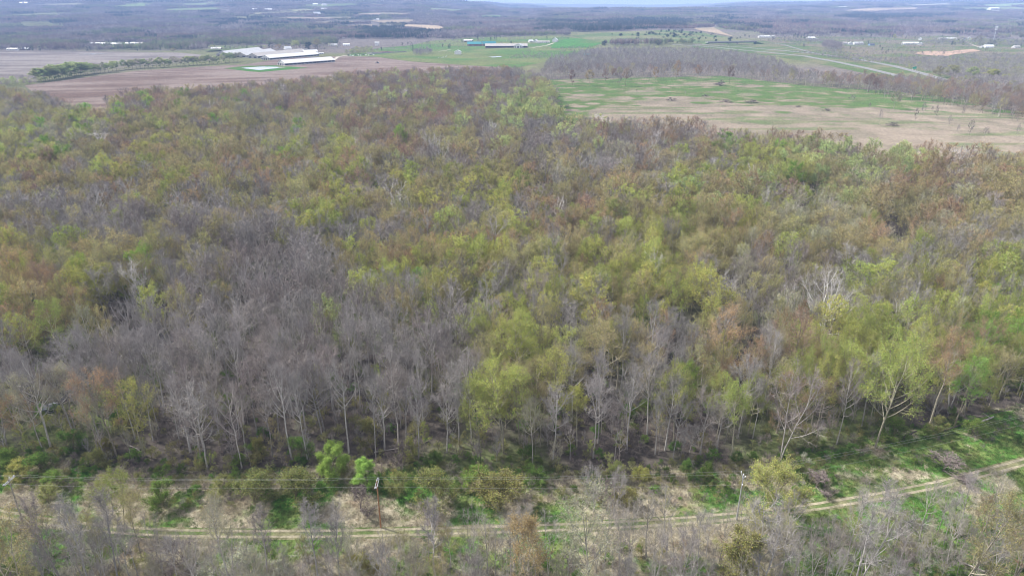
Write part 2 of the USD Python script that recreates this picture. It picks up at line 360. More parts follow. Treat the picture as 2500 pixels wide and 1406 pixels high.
def paint_corridor(p):
    g, n = green_cover(p)
    n2, n3 = fbm2(p, 3.0, 62), fbm2(p, 5, 63)
    dead = mixc((0.315, 0.282, 0.21), (0.24, 0.215, 0.155), sstep(n2, 0.35, 0.65))
    dead = mixc(dead, (0.20, 0.12, 0.08), 0.45 * sstep(n3, 0.64, 0.74))
    green = mixc((0.075, 0.165, 0.035), (0.13, 0.17, 0.055), sstep(n3, 0.4, 0.6))
    return mixc(dead, green, sstep(g + (n2 - .5) * 0.22, 0.47, 0.60))
sheet('corridor_ground', corr, 0.05, 'corridor_look', paint_corridor, 0.8, 'grassy power line corridor, matted straw and green patches, along the wood edge')
def ribbon(line, off, w, z, mat, paint, name, label, parent=None, seg=2.0):
    """a strip along a world polyline, shifted sideways by off"""
    l = np.array(LineString(line).segmentize(seg).coords)
    t = np.gradient(l, axis=0)
    t /= np.linalg.norm(t, axis=1, keepdims=True)
    nrm = np.c_[-t[:, 1], t[:, 0]]
    u = np.linspace(-0.5, 0.5, 5)
    wob = 1 + 0.5 * (meshkit.fbm(np.c_[l / 2.5, np.full(len(l), off)], 3, 4)[:, None] - 0.5)
    p = l[:, None] + nrm[:, None] * (off + u[None, :, None] * w * (wob[:, :, None] if w < 3 else 1))
    v = p.reshape(-1, 2)
    zz = z(v) if callable(z) else hgt(v[:, 0], v[:, 1]) + z
    n = len(l)
    i, j = np.meshgrid(np.arange(n - 1), np.arange(4), indexing='ij')
    f = np.stack([i * 5 + j, (i + 1) * 5 + j, (i + 1) * 5 + j + 1, i * 5 + j + 1], -1).reshape(-1, 4)[:, ::-1]
    o = obj(name, (np.c_[v, zz], f), mat, parent, tint=paint(v) if callable(paint) else np.tile(paint, (len(v), 1)))
    if parent is None:
        tag(o, label, None, None, 'structure')
    return o
ribbon(lane_w, 0, 3.4, 0.09, 'corridor_look', grassy((0.10, 0.135, 0.05), (0.18, 0.175, 0.10), 3, 64), 'lane', 'grassy two-rut farm lane through the power line corridor', seg=1.0)
for s in (-0.85, 0.85):
    ribbon(lane_w, s, 0.72, 0.13, 'corridor_look', grassy((0.285, 0.255, 0.185), (0.215, 0.20, 0.135), 2.5, 65), 'wheel_rut', ('far' if s > 0 else 'near') + ' straw-coloured wheel rut of the farm lane', seg=0.7)

# water: swamp pools in the woods, the farm pond
look('swamp_look', {'p': ('principled_bsdf', {'base_color': (0.012, 0.014, 0.018), 'roughness': 0.12, 'specular_ior_level': 0.5}), 'g': ('geometry', {}), 'n': ('noise_texture', {'scale': 2.0}), 'b': ('bump', {'strength': 0.15, 'distance': 0.05})},
     [('g.position', 'n.vector'), ('n.fac', 'b.height'), ('b.normal', 'p.normal')])
look('pond_look', {'p': ('principled_bsdf', {'base_color': (0.30, 0.29, 0.27), 'roughness': 0.08, 'specular_ior_level': 0.8}), 'g': ('geometry', {}), 'n': ('noise_texture', {'scale': 0.6}), 'b': ('bump', {'strength': 0.1, 'distance': 0.05})},
     [('g.position', 'n.vector'), ('n.fac', 'b.height'), ('b.normal', 'p.normal')])
POOLS = []
for k, (pix, lab) in enumerate([([(1625, 905), (1655, 840), (1690, 800), (1712, 815), (1702, 870), (1680, 930), (1640, 945)], 'dark swamp water between the trunks, right of the grey dome tree'),
                  ([(1760, 950), (1790, 880), (1830, 820), (1868, 850), (1860, 940), (1810, 980)], 'dark swamp water behind the rust-orange tree'),
                  ([(1660, 440), (1700, 415), (1725, 425), (1700, 455)], 'small dark swamp pool among the middle trees'),
                  ([(230, 850), (330, 800), (420, 790), (430, 830), (330, 880)], 'shadowed swamp pool in the bare grey woods on the left'),
                  ([(40, 960), (130, 900), (220, 900), (210, 960), (120, 1000)], 'shadowed swamp pool near the pale hut')]):
    w = world_poly(pix, rough=1.5, seed=k)
    POOLS.append(w)
    sheet('swamp_pool', w, 0.06, 'swamp_look', (0, 0, 0), 3, lab)
pond = world_poly([(586, 167), (640, 164), (703, 165), (632, 172.5)], step=8)
sheet('pond_bank', world_poly([(548, 168), (600, 161.5), (672, 160.5), (752, 167), (690, 172), (632, 177), (590, 173)], step=10, rough=2), 0.25, 'field_look', grassy((0.06, 0.15, 0.035), GREEN, 20, 66), 5, 'green grass bank round the farm pond')
sheet('pond', pond, 0.45, 'pond_look', (0, 0, 0), 6, 'pale farm pond in front of the long white barn')
sheet('puddle', world_poly([(190, 133.6), (225, 131.5), (265, 132.5), (230, 134)], step=8), 0.4, 'pond_look', (0, 0, 0), 6, 'long pale puddle in the far left field')
sheet('puddle', world_poly([(1192, 140.5), (1222, 138.2), (1226, 140), (1205, 141.5)], step=8), 0.5, 'pond_look', (0, 0, 0), 6, 'pale puddle in the green pasture right of the white shed')

flat_look('asphalt', (0.16, 0.157, 0.155), 0.9, vary=0.1, scale=0.05)
flat_look('gravel', (0.33, 0.295, 0.25), 0.9, vary=0.12, scale=0.1)
flat_look('road_paint', (0.5, 0.5, 0.47), 0.8)
flat_look('concrete', (0.28, 0.275, 0.26), 0.85, vary=0.1, scale=0.2)
flat_look('steel', (0.45, 0.47, 0.5), 0.5, 0.4)
flat_look('dark_steel', (0.05, 0.055, 0.06), 0.6)
def road(pix, w, mat, name, label, z=0.5, mark=False):
    l = G(*np.array(pix, float).T)[:, :2]
    o = ribbon(l, 0, w, z, mat, (0.2, 0.2, 0.2), name, label, seg=8)
    if mark:
        for s in (-w / 2 + 0.9, w / 2 - 0.9):
            ribbon(l, s, 0.35, z + 0.05, 'road_paint', (0.7, 0.7, 0.7), 'edge_line', 'white painted edge line of the ' + label, seg=10)
    AREAS.setdefault('road', []).append(LineString(l).buffer(w / 2 + 4))
    return o
road([(1690, 109.5), (1750, 112), (1820, 117), (1916, 125), (1988, 131.5), (2084, 144), (2180, 162), (2247, 179), (2330, 203)], 13.5, 'asphalt', 'highway', 'far carriageway of the highway', mark=True)
road([(1640, 110), (1700, 113), (1748, 116.5), (1868, 128), (1964, 138), (2036, 151), (2108, 166), (2163, 179), (2230, 197)], 13.5, 'asphalt', 'highway', 'near carriageway of the highway', mark=True)
road([(1890, 107), (1915, 110.5), (1940, 118), (1965, 125), (1992, 131)], 7, 'asphalt', 'slip_road', 'slip road running down from the overpass to the highway')
road([(1480, 107), (1530, 108), (1600, 106.5), (1660, 105)], 7, 'asphalt', 'road', 'country road along the foot of the juniper hill')
road([(1905, 106.5), (1960, 106.5), (2030, 107), (2080, 109)], 7, 'asphalt', 'road', 'country road right of the overpass')
road([(1278, 117), (1300, 117.5), (1335, 112), (1358, 104), (1362, 101)], 6, 'gravel', 'farm_track', 'pale gravel track curving up to the white house by the green field')
road([(2328, 96), (2350, 100), (2368, 108), (2390, 116), (2430, 119)], 5, 'gravel', 'driveway', 'pale driveway curving down from the long white house')
road([(1070, 127), (1090, 124), (1100, 122)], 4, 'gravel', 'farm_track', 'short gravel track to the small white shed')
road([(812, 150), (825, 140), (850, 136)], 7, 'gravel', 'farm_track', 'gravel track by the far end of the long white barn')
road([(912, 71), (930, 63), (945, 57), (965, 50)], 7, 'gravel', 'farm_track', 'pale lane climbing past the tan fields')
road([(780, 119.5), (840, 119), (950, 119.5), (1000, 119)], 7, 'asphalt', 'road', 'country road behind the dairy barns')

# ------------------------------------------------------------------ trees
def unit(v):
    return v / (np.linalg.norm(v, axis=-1, keepdims=True) + 1e-9)

class Geo:
    """collects tubes, slivers and leaves into one mesh with a tint and a leafiness for each vertex"""
    def __init__(self):
        self.v, self.f, self.t, self.l, self.n = [], [], [], [], 0
    def add(self, v, f, tint, leafy=0.0):
        v = np.asarray(v, float)
        self.v.append(v)
        self.f.append(np.asarray(f) + self.n)
        self.t.append(np.broadcast_to(tint, v.shape))
        self.l.append(np.broadcast_to(leafy, len(v)))
        self.n += len(v)
    def tube(self, p, r, sides, tint):
        p = np.asarray(p, float)
        t = unit(np.gradient(p, axis=0))
        a = unit(np.cross(t, np.where(np.abs(t[:, 2:]) < 0.9, [0, 0, 1.0], [1.0, 0, 0])))
        b, ang = np.cross(t, a), np.arange(sides) * 2 * np.pi / sides
        v = p[:, None] + np.broadcast_to(r, len(p))[:, None, None] * (np.cos(ang)[None, :, None] * a[:, None] + np.sin(ang)[None, :, None] * b[:, None])
        i, j = np.meshgrid(np.arange(len(p) - 1), np.arange(sides), indexing='ij')
        q = np.stack([i * sides + j, i * sides + (j + 1) % sides, (i + 1) * sides + (j + 1) % sides, (i + 1) * sides + j], -1).reshape(-1, 4)
        self.add(v.reshape(-1, 3), np.vstack([q[:, [0, 1, 2]], q[:, [0, 2, 3]]]), tint)
    def slivers(self, p, d, w, g, tint):
        """twigs: one long thin triangle each"""
        s = unit(np.cross(d, g.normal(size=d.shape))) * np.broadcast_to(w, len(p))[:, None] * 0.5
        v = np.stack([p - s, p + s, p + d], 1).reshape(-1, 3)
        self.add(v, np.arange(len(v)).reshape(-1, 3), np.repeat(tint, 3, 0) if np.ndim(tint) == 2 else tint)
    def leaves(self, p, size, g, tint, up=0.5):
        n = unit(g.normal(size=p.shape) + [0, 0, up])
        a = unit(np.cross(n, g.normal(size=p.shape)))
        b = np.cross(n, a)
        s = (size * g.uniform(0.6, 1.3, len(p)))[:, None]
        v = np.stack([p - a * s * 0.5, p + b * s * 0.42, p + a * s * 0.5, p - b * s * 0.42], 1).reshape(-1, 3)
        k = np.arange(len(p))[:, None] * 4
        self.add(v, np.vstack([k + [0, 1, 2], k + [0, 2, 3]]), np.repeat(tint, 4, 0), 1.0)
    def mesh(self):
        return (np.vstack(self.v), np.vstack(self.f)), np.vstack(self.t), np.concatenate(self.l)

LOD = {  # limbs, boughs on a limb, twigs on a bough, twig width, tube sides, leaves on a twig, leaf size
    'near': (13, 8, 13, 0.038, 5, 4.2, 0.16),
    'mid': (12, 7, 12, 0.06, 4, 2.6, 0.25),
    'lone': (12, 8, 11, 0.13, 3, 3.2, 0.42),
    'brush': (8, 5, 8, 0.05, 3, 2.2, 0.24),
    'far': (11, 6, 10, 0.10, 3, 3.0, 0.30)}
FORMS = {  # height, crown starts at, crown radius, limb rise (deg, low and high), droop of shape, multi-stem
    'forest': (21, 0.38, 5.4, 30, 74, 0.55, 1),
    'slim': (22, 0.48, 4.2, 44, 78, 0.5, 1),
    'round': (17, 0.20, 5.8, 12, 76, 0.35, 1),
    'fork': (20, 0.30, 5.6, 36, 74, 0.5, 2),
    'bush': (6, 0.04, 3.0, 15, 85, 0.5, 4),
    'snag': (20, 0.35, 4.2, 38, 75, 0.5, 2),
    'globe': (6, 0.03, 3.0, 0, 82, 0.3, 1),
    'dead_fan': (20, 0.22, 7.5, 28, 68, 0.5, 2),
    'cone': (14, 0.08, 3.0, 5, 60, 0.85, 1)}

def grow(form, lod, g, bark, twig, leaf=None, density=1.0, leaf_size=1.0, twigs=1.0, spread=None):
    """returns the trunk and crown of one tree with its foot at the origin"""
    H, cb, CR, e0, e1, droop, stems = FORMS[form]
    CR = spread or CR
    nl, ns, nt, tw, sides, lpt, ls = LOD[lod]
    trunk, crown = Geo(), Geo()
    bark, twig = np.asarray(bark), np.asarray(twig)
    tips_p, tips_d = [], []
    for s in range(stems):
        az0 = g.uniform(0, 2 * np.pi)
        lean = (0.04 if stems == 1 else 0.16) * H * g.uniform(0.6, 1.2)
        k = np.linspace(0, 1, 7)
        hh = H * (0.93 if s == 0 else g.uniform(0.75, 0.95))
        wob = np.cumsum(g.normal(size=(7, 2)) * 0.007 * H, 0) * np.minimum(k * 3, 1)[:, None]
        path = np.c_[np.cos(az0) * lean * k ** 1.3 + wob[:, 0], np.sin(az0) * lean * k ** 1.3 + wob[:, 1], hh * k]
        path[0, 2] = -0.25
        r0 = (0.0062 * H + 0.03) * (1 if stems == 1 else 0.72) * (0.5 if form in ('bush', 'globe') else 1.25 if form in ('snag', 'dead_fan') else 1)
        rr = r0 * (1 - k) ** 0.85 + 0.02
        rr[0] *= 1.35
        trunk.tube(path, rr, sides + 1 if lod != 'far' else 3, bark * g.uniform(0.9, 1.1))
        n = nl if stems == 1 else max(4, int(nl / stems * 1.35))
        limbs = []
        for i in range(n):
            t = cb + (0.90 - cb) * ((i + g.uniform(0.1, 0.9)) / n) ** 1.25
            u = (t - cb) / (1 - cb)
            at = np.array([np.interp(t, k, path[:, c]) for c in range(3)])
            az = i * 2.4 + az0 + g.normal() * 0.35
            el = R(e0 + (e1 - e0) * u ** 0.8 + g.normal() * 6)
            # out to the domed envelope of the crown
            er = np.array([CR, CR, H * (1 - cb) * 0.56])
            o = (at - [path[-1, 0] * 0.7, path[-1, 1] * 0.7, H * (cb + (1 - cb) * (0.46 if form not in ('bush', 'globe') else 0.40))]) / er
            er = er if form != 'bush' else er * [1, 1, 1.15]
            dd = np.array([np.cos(az) * np.cos(el), np.sin(az) * np.cos(el), np.sin(el)]) / er
            A_, B_, C_ = dd @ dd, o @ dd, o @ o - 1
            L = (-B_ + math.sqrt(max(B_ * B_ - A_ * C_, 0))) / A_ * g.uniform(0.72, 1.0)
            L = float(np.clip(L, 0.09 * H, 0.5 * H if form not in ('bush', 'globe') else 0.9 * H))
            limbs.append((i, t, at, az, el, L))
        share = np.array([q[5] for q in limbs]) ** 1.4
        share = np.maximum(1, np.round(ns * n * share / share.sum())).astype(int)
        for (i, t, at, az, el, L), ns_i in zip(limbs, share):
            w = np.linspace(0, 1, 5)
            e = el + (w - 0.4) * 0.5
            st = np.c_[np.cos(az + 0.25 * np.sin(w * 3 + i)) * np.cos(e), np.sin(az + 0.25 * np.sin(w * 3 + i)) * np.cos(e), np.sin(e)]
            lp = at + np.vstack([[0, 0, 0], np.cumsum(st[1:] * L / 4, 0)])
            lr = np.interp(t, k, rr) * (0.85 if form in ('snag', 'dead_fan') else 0.62) * (1 - w) ** 0.8 + max(0.014, tw * 0.3)
            trunk.tube(lp, lr, max(3, sides - 1) if lod != 'far' else 3, bark * g.uniform(0.9, 1.15))
            for j in range(ns_i):
                sj = 0.30 + 0.70 * ((j + g.uniform(0.2, 0.9)) / ns_i) ** 0.8
                sj = min(sj, 1.0)
                b = np.array([np.interp(sj, w, lp[:, c]) for c in range(3)])
                ld = np.array([np.interp(sj, w, st[:, c]) for c in range(3)])
                dr = unit(ld * 0.75 + g.normal(size=3) * 0.55 + [0, 0, 0.28])
                bl = L * 0.42 * (1.15 - 0.5 * sj) * g.uniform(0.7, 1.2)
                bend = unit(dr + [0, 0, 0.3] + g.normal(size=3) * 0.2)
                bp = np.array([b, b + dr * bl * 0.5, b + dr * bl * 0.5 + bend * bl * 0.5])
                if lod == 'far':
                    trunk.slivers(bp[:1], bp[2:] - bp[:1], 0.16, g, bark)
                else:
                    trunk.tube(bp, np.array([1, 0.7, 0.35]) * max(0.02, lr[2] * 0.42), 3, bark * 0.8 + twig * 0.2)
                q = g.uniform(0.1, 1.0, nt)
                tp = np.where(q[:, None] < 0.5, b + (bp[1] - b) * q[:, None] * 2, bp[1] + (bp[2] - bp[1]) * (q[:, None] * 2 - 1))
                td = unit(dr * 0.7 + g.normal(size=(nt, 3)) * 0.62 + [0, 0, 0.3]) * (bl * g.uniform(0.35, 0.75, nt) + 0.25)[:, None]
                tips_p.append(tp)
                tips_d.append(td)
    tp, td = np.vstack(tips_p), np.vstack(tips_d)
    keep = g.random(len(tp)) < twigs
    crown.slivers(tp[keep], td[keep], tw, g, np.clip(twig * g.uniform(0.75, 1.25, (keep.sum(), 1)), 0, 1))
    if lod == 'near':   # finer side shoots
        m = int(keep.sum() * 1.6)
        pick = g.integers(0, len(tp), m)
        crown.slivers(tp[pick] + td[pick] * g.uniform(0.2, 0.9, (m, 1)), unit(unit(td[pick]) + g.normal(size=(m, 3)) * 0.6) * g.uniform(0.3, 0.8, (m, 1)), tw * 0.7, g, np.clip(twig * g.uniform(0.75, 1.25, (m, 1)), 0, 1))
    if leaf is not None:
        m = int(len(tp) * lpt * density)
        pick = g.integers(0, len(tp), m)
        pos = tp[pick] + td[pick] * g.uniform(0.25, 1.1, (m, 1)) + g.normal(size=(m, 3)) * ls * 0.6
        tone = g.uniform(0.7, 1.3, (m, 1))
        hue = g.normal(size=(m, 1)) * 0.09
        crown.leaves(pos, ls * leaf_size, g, np.clip(np.asarray(leaf) * tone * np.hstack([1 + hue, 1 + 0 * hue, 1 - hue]), 0, 1))
    return trunk, crown

SPECIES = {  # bark, twig, leaf, leaf density, leaf size, twig share, forms
    'bare_grey': ((0.34, 0.32, 0.30), (0.235, 0.217, 0.208), None, 0, 1, 1.0, ('slim', 'forest', 'fork')),
    'bare_mauve': ((0.30, 0.275, 0.255), (0.225, 0.195, 0.182), None, 0, 1, 1.0, ('slim', 'forest', 'forest')),
    'pale_snag': ((0.50, 0.47, 0.44), (0.46, 0.43, 0.40), None, 0, 1, 0.35, ('snag', 'snag', 'snag')),
    'olive': ((0.29, 0.26, 0.20), (0.26, 0.23, 0.145), (0.325, 0.30, 0.13), 0.9, 0.85, 0.8, ('forest', 'round', 'fork')),
    'yellow_green': ((0.29, 0.265, 0.20), (0.26, 0.24, 0.12), (0.33, 0.365, 0.10), 1.3, 0.95, 0.7, ('forest', 'fork', 'round')),
    'bright_green': ((0.25, 0.22, 0.16), (0.20, 0.21, 0.09), (0.205, 0.315, 0.07), 1.4, 1.1, 0.5, ('round', 'forest', 'round')),
    'orange': ((0.27, 0.24, 0.19), (0.27, 0.20, 0.14), (0.37, 0.27, 0.14), 0.75, 0.8, 0.9, ('forest', 'round', 'forest')),
    'rust': ((0.25, 0.21, 0.18), (0.26, 0.175, 0.14), (0.30, 0.225, 0.16), 0.7, 0.8, 0.9, ('forest', 'round', 'slim')),
    'grey_green': ((0.31, 0.285, 0.25), (0.28, 0.265, 0.21), (0.33, 0.325, 0.185), 0.6, 0.8, 0.9, ('slim', 'forest', 'fork')),
    'willow': ((0.22, 0.19, 0.14), (0.23, 0.25, 0.13), (0.36, 0.42, 0.18), 1.2, 1.0, 0.6, ('round', 'round', 'round')),
    'pale_sapling': ((0.28, 0.26, 0.235), (0.275, 0.25, 0.225), None, 0, 1, 0.5, ('slim', 'fork', 'slim')),
    'bare_shrub': ((0.19, 0.165, 0.15), (0.18, 0.155, 0.145), None, 0, 1, 1.0, ('bush', 'bush', 'bush')),
    'conifer': ((0.10, 0.08, 0.06), (0.05, 0.065, 0.04), (0.035, 0.065, 0.035), 2.2, 1.0, 0.8, ('cone', 'cone', 'cone'))}
SPECIES = {k: tuple(None if x is None else (np.array(x) if isinstance(x, tuple) and not isinstance(x[0], str) else x) for x in v) for k, v in SPECIES.items()}
UsdGeom.Scope.Define(stage, '/World/Kinds').GetPrim().SetSpecifier(Sdf.SpecifierClass)

def plant_kind(key, trunk, crown):
    path = '/World/Kinds/' + key
    x = UsdGeom.Xform.Define(stage, path).GetPrim()
    for nm, geo, mat in (('trunk', trunk, 'bark_look'), ('crown', crown, 'crown_look')):
        if geo is not None and geo.n:
            m, t, l = geo.mesh()
            obj(nm, m, mat, x, tint=t, leafy=l)
    return path

KIND = {}
for si, (sp, (bark, twig, leaf, den, lsz, tws, forms)) in enumerate(SPECIES.items()):
    for lod in ('near', 'mid', 'far'):
        for vi, form in enumerate(forms[:2] if lod == 'near' else forms):
            g = np.random.default_rng(1000 + si * 31 + vi * 7 + len(lod))
            KIND[sp, lod, vi] = (plant_kind(f'{sp}_{lod}_{vi}', *grow(form, lod, g, bark, twig, leaf, den, lsz, tws)), FORMS[form][0], FORMS[form][2])

def instance(name, path, loc, rz, scale, label, cat, group=None):
    x = thing(name, loc, rz, label, cat, group, scale=scale)
    x.GetReferences().AddInternalReference(path)
    x.SetInstanceable(True)
    return x

def scatter(name, protos, idx, pos, rz, scale, label, kind='stuff', group=None):
    """one PointInstancer: a mass nobody counts"""
    pi = UsdGeom.PointInstancer.Define(stage, free_path(name))
    base = str(pi.GetPath())
    rel = pi.CreatePrototypesRel()
    for k, p in enumerate(protos):
        x = UsdGeom.Xform.Define(stage, f'{base}/plant_{k:03d}').GetPrim()
        x.GetReferences().AddInternalReference(p)
        rel.AddTarget(x.GetPath())
    pi.CreateProtoIndicesAttr(Vt.IntArray.FromNumpy(np.asarray(idx, np.int32)))
    pi.CreatePositionsAttr(Vt.Vec3fArray.FromNumpy(np.asarray(pos, np.float32)))
    q = [Gf.Quath(float(math.cos(a / 2)), 0.0, 0.0, float(math.sin(a / 2))) for a in rz]
    pi.CreateOrientationsAttr(Vt.QuathArray(q))
    s = np.asarray(scale, float)
    if s.ndim == 1:
        s = np.repeat(s[:, None], 3, 1)
    pi.CreateScalesAttr(Vt.Vec3fArray.FromNumpy(s.astype(np.float32)))
    tag(pi, label, None, group, kind)
    return pi

# --- which trees stand where: areas of the photograph and their mix of crown colours (at the crown's pixel)
S = list(SPECIES)
def mix(**k):
    v = np.zeros(len(S))
    names = dict(G='bare_grey', M='bare_mauve', P='pale_snag', O='olive', Y='yellow_green', N='bright_green', R='orange', U='rust', D='grey_green', W='willow', C='conifer', B='bare_shrub', L='pale_sapling')
    for a, b in k.items():
        v[S.index(names[a])] = b
    return v / v.sum()
CONTROL = [(80, 240, mix(O=.35, D=.2, U=.1, G=.2, M=.15)), (250, 300, mix(O=.3, Y=.15, M=.3, N=.05, U=.1, D=.1)), (100, 330, mix(O=.35, Y=.15, G=.25, D=.2, N=.05)), (100, 430, mix(U=.15, R=.1, O=.35, G=.25, Y=.15)),
    (400, 350, mix(O=.5, Y=.1, R=.15, M=.2)), (400, 240, mix(M=.35, U=.25, O=.3, N=.05, G=.1)), (400, 460, mix(O=.42, R=.22, Y=.15, G=.2)), (650, 300, mix(O=.4, D=.25, M=.2, N=.05, G=.1)), (700, 450, mix(O=.36, Y=.25, R=.18, G=.2)),
    (700, 230, mix(U=.25, M=.3, O=.35, D=.1)), (1000, 220, mix(M=.35, U=.25, O=.25, W=.1)), (1200, 200, mix(M=.5, U=.25, G=.2, O=.1)), (1300, 260, mix(W=.5, M=.25, O=.2)), (1000, 310, mix(M=.3, U=.2, O=.3, D=.1, R=.1)), (1300, 330, mix(M=.35, G=.25, U=.12, O=.25)),
    (1600, 315, mix(M=.4, U=.2, R=.15, G=.15, O=.1)), (1850, 335, mix(U=.4, M=.3, O=.2)), (1000, 450, mix(O=.45, Y=.18, M=.15, R=.1, G=.12)), (1200, 450, mix(O=.45, Y=.22, M=.2, R=.1)), (1200, 570, mix(O=.38, Y=.28, G=.12, M=.1, R=.12)), (1500, 500, mix(O=.55, Y=.14, M=.18, R=.13)),
    (1550, 400, mix(G=.25, M=.2, O=.35, R=.1, D=.1)), (1780, 410, mix(O=.42, R=.25, Y=.15, G=.1)), (1850, 400, mix(Y=.4, W=.2, N=.1, O=.2)), (2000, 380, mix(W=.3, U=.2, O=.2, M=.2)), (2180, 380, mix(W=.45, O=.25, U=.15)), (2280, 370, mix(U=.5, R=.2, O=.2)),
    (2400, 440, mix(R=.25, O=.4, M=.3)), (2200, 480, mix(O=.4, R=.25, D=.15, W=.1)), (2200, 560, mix(O=.35, R=.2, D=.25, Y=.12, M=.1)), (2400, 560, mix(O=.3, G=.35, D=.25, R=.1)), (1950, 550, mix(D=.45, O=.35, Y=.15)), (1700, 590, mix(O=.5, Y=.3, R=.12, G=.1)),
    (1900, 660, mix(O=.35, M=.35, G=.2, D=.1)), (2200, 680, mix(O=.22, G=.45, D=.2, Y=.1)), (2420, 720, mix(Y=.5, N=.2, G=.2, D=.1)), (2400, 850, mix(Y=.62, N=.16, R=.08, G=.08, O=.06)), (2130, 850, mix(Y=.55, D=.2, G=.12, R=.13)), (1800, 850, mix(O=.32, R=.2, G=.33, Y=.15)),
    (1500, 840, mix(O=.35, Y=.25, G=.3, R=.1)), (1550, 650, mix(O=.4, Y=.4, M=.2)), (1300, 720, mix(O=.3, Y=.32, G=.28, M=.1)), (1100, 700, mix(G=.4, O=.2, Y=.2, M=.2)), (1000, 620, mix(O=.35, Y=.35, R=.1, G=.2)), (850, 560, mix(O=.3, Y=.25, G=.45)), (900, 740, mix(G=.5, M=.4, O=.06, Y=.04)), (650, 620, mix(G=.6, M=.25, O=.15)),
    (600, 720, mix(G=.68, M=.25, O=.07)), (300, 560, mix(G=.68, M=.2, O=.08, Y=.04)), (520, 540, mix(G=.5, M=.3, O=.2)), (60, 540, mix(G=.5, M=.2, O=.3)), (60, 640, mix(R=.4, O=.4, Y=.15)), (100, 730, mix(R=.25, O=.35, Y=.4)), (230, 640, mix(N=.06, Y=.1, O=.34, G=.5)), (30, 800, mix(Y=.4, R=.3, G=.3)),
    (40, 880, mix(G=.75, D=.2, M=.1)), (300, 850, mix(G=.8, M=.2)), (600, 880, mix(G=.62, M=.38)), (900, 930, mix(G=.55, M=.45)), (1100, 880, mix(M=.55, G=.45)), (1250, 900, mix(O=.35, Y=.65)), (1500, 1000, mix(G=.65, M=.25, Y=.1)), (1800, 1000, mix(G=.6, M=.25, Y=.15)), (2200, 1000, mix(Y=.6, G=.2, M=.1, R=.1)), (2450, 950, mix(Y=.55, N=.15, R=.15, O=.15))]
CXY, CW = np.array([(a, b * 1.8) for a, b, _ in CONTROL]), np.array([w for _, _, w in CONTROL])
def pick_species(px, py, xy, g):
    d2 = ((np.c_[px, py * 1.8][:, None] - CXY[None]) ** 2).sum(-1)
    w = 1 / (d2 + 2500) ** 2.2
    p = (w[..., None] * CW[None]).sum(1) / w.sum(1, keepdims=True)
    # neighbours tend to be of one kind: the dice are partly shared
    n = np.stack([meshkit.noise(np.c_[xy / 20, np.full(len(xy), k * 5.3)], 90 + k) for k in range(len(S))], 1)
    e = -np.log(g.uniform(1e-6, 1, p.shape)) * (0.35 + 2.2 * (1 - n) ** 2)
    return np.argmin(e / np.maximum(p, 1e-6), 1)

def jittered(poly, step, g):
    x0, y0, x1, y1 = poly.bounds
    gx, gy = np.meshgrid(np.arange(x0, x1, step), np.arange(y0, y1, step * 0.87))
    gx = gx + (np.arange(gx.shape[0]) % 2)[:, None] * step / 2
    q = np.c_[gx.ravel(), gy.ravel()] + g.uniform(-.42, .42, (gx.size, 2)) * step
    return q[contains_xy(poly, q[:, 0], q[:, 1])]

# main woods: near edge by the foot of the trees, far edge by the line of the tree tops
def top_to_foot(pix, h=19.0):
    out = []
    for a, b in pix:
        r = ray(a, b)
        y = r[1] / r[2] * (h - EYE)
        out.append((r[0] / r[1] * y, y))
    return out
near_edge = [tuple(v) for v in G(*np.array([(-420, 1085), (0, 1110), (200, 1120), (380, 1140), (560, 1155), (700, 1135), (900, 1120), (1100, 1125), (1250, 1135), (1400, 1150), (1550, 1150), (1700, 1135), (1850, 1130), (1950, 1105), (2080, 1085), (2200, 1045), (2300, 1030), (2420, 1005), (2500, 985), (2900, 880)], float).T)[:, :2]]
far_edge = top_to_foot([(2900, 330), (2600, 360), (2480, 372), (2300, 362), (2150, 352), (2000, 335), (1880, 328), (1750, 303), (1620, 288), (1500, 292), (1390, 290), (1365, 268), (1350, 236), (1352, 214), (1335, 182), (1250, 168), (1130, 166), (1000, 170), (880, 176), (740, 190), (640, 202), (520, 214), (400, 212), (300, 222), (282, 232), (278, 268), (230, 272), (160, 250), (120, 228), (40, 214), (-60, 212), (-420, 215)])
WOODS = Polygon(near_edge + far_edge).buffer(0)
CLEARINGS = [world_poly(p) for p in ([(1890, 505), (1990, 480), (2040, 500), (2010, 530), (1930, 535)], [(2240, 720), (2330, 700), (2420, 715), (2500, 720), (2500, 760), (2380, 745)], [(2080, 610), (2180, 590), (2300, 640), (2200, 665)], [(580, 330), (640, 322), (680, 350), (620, 358)], [(850, 1005), (950, 990), (960, 1050), (870, 1060)], [(1400, 1010), (1480, 1000), (1490, 1050), (1410, 1060)])]

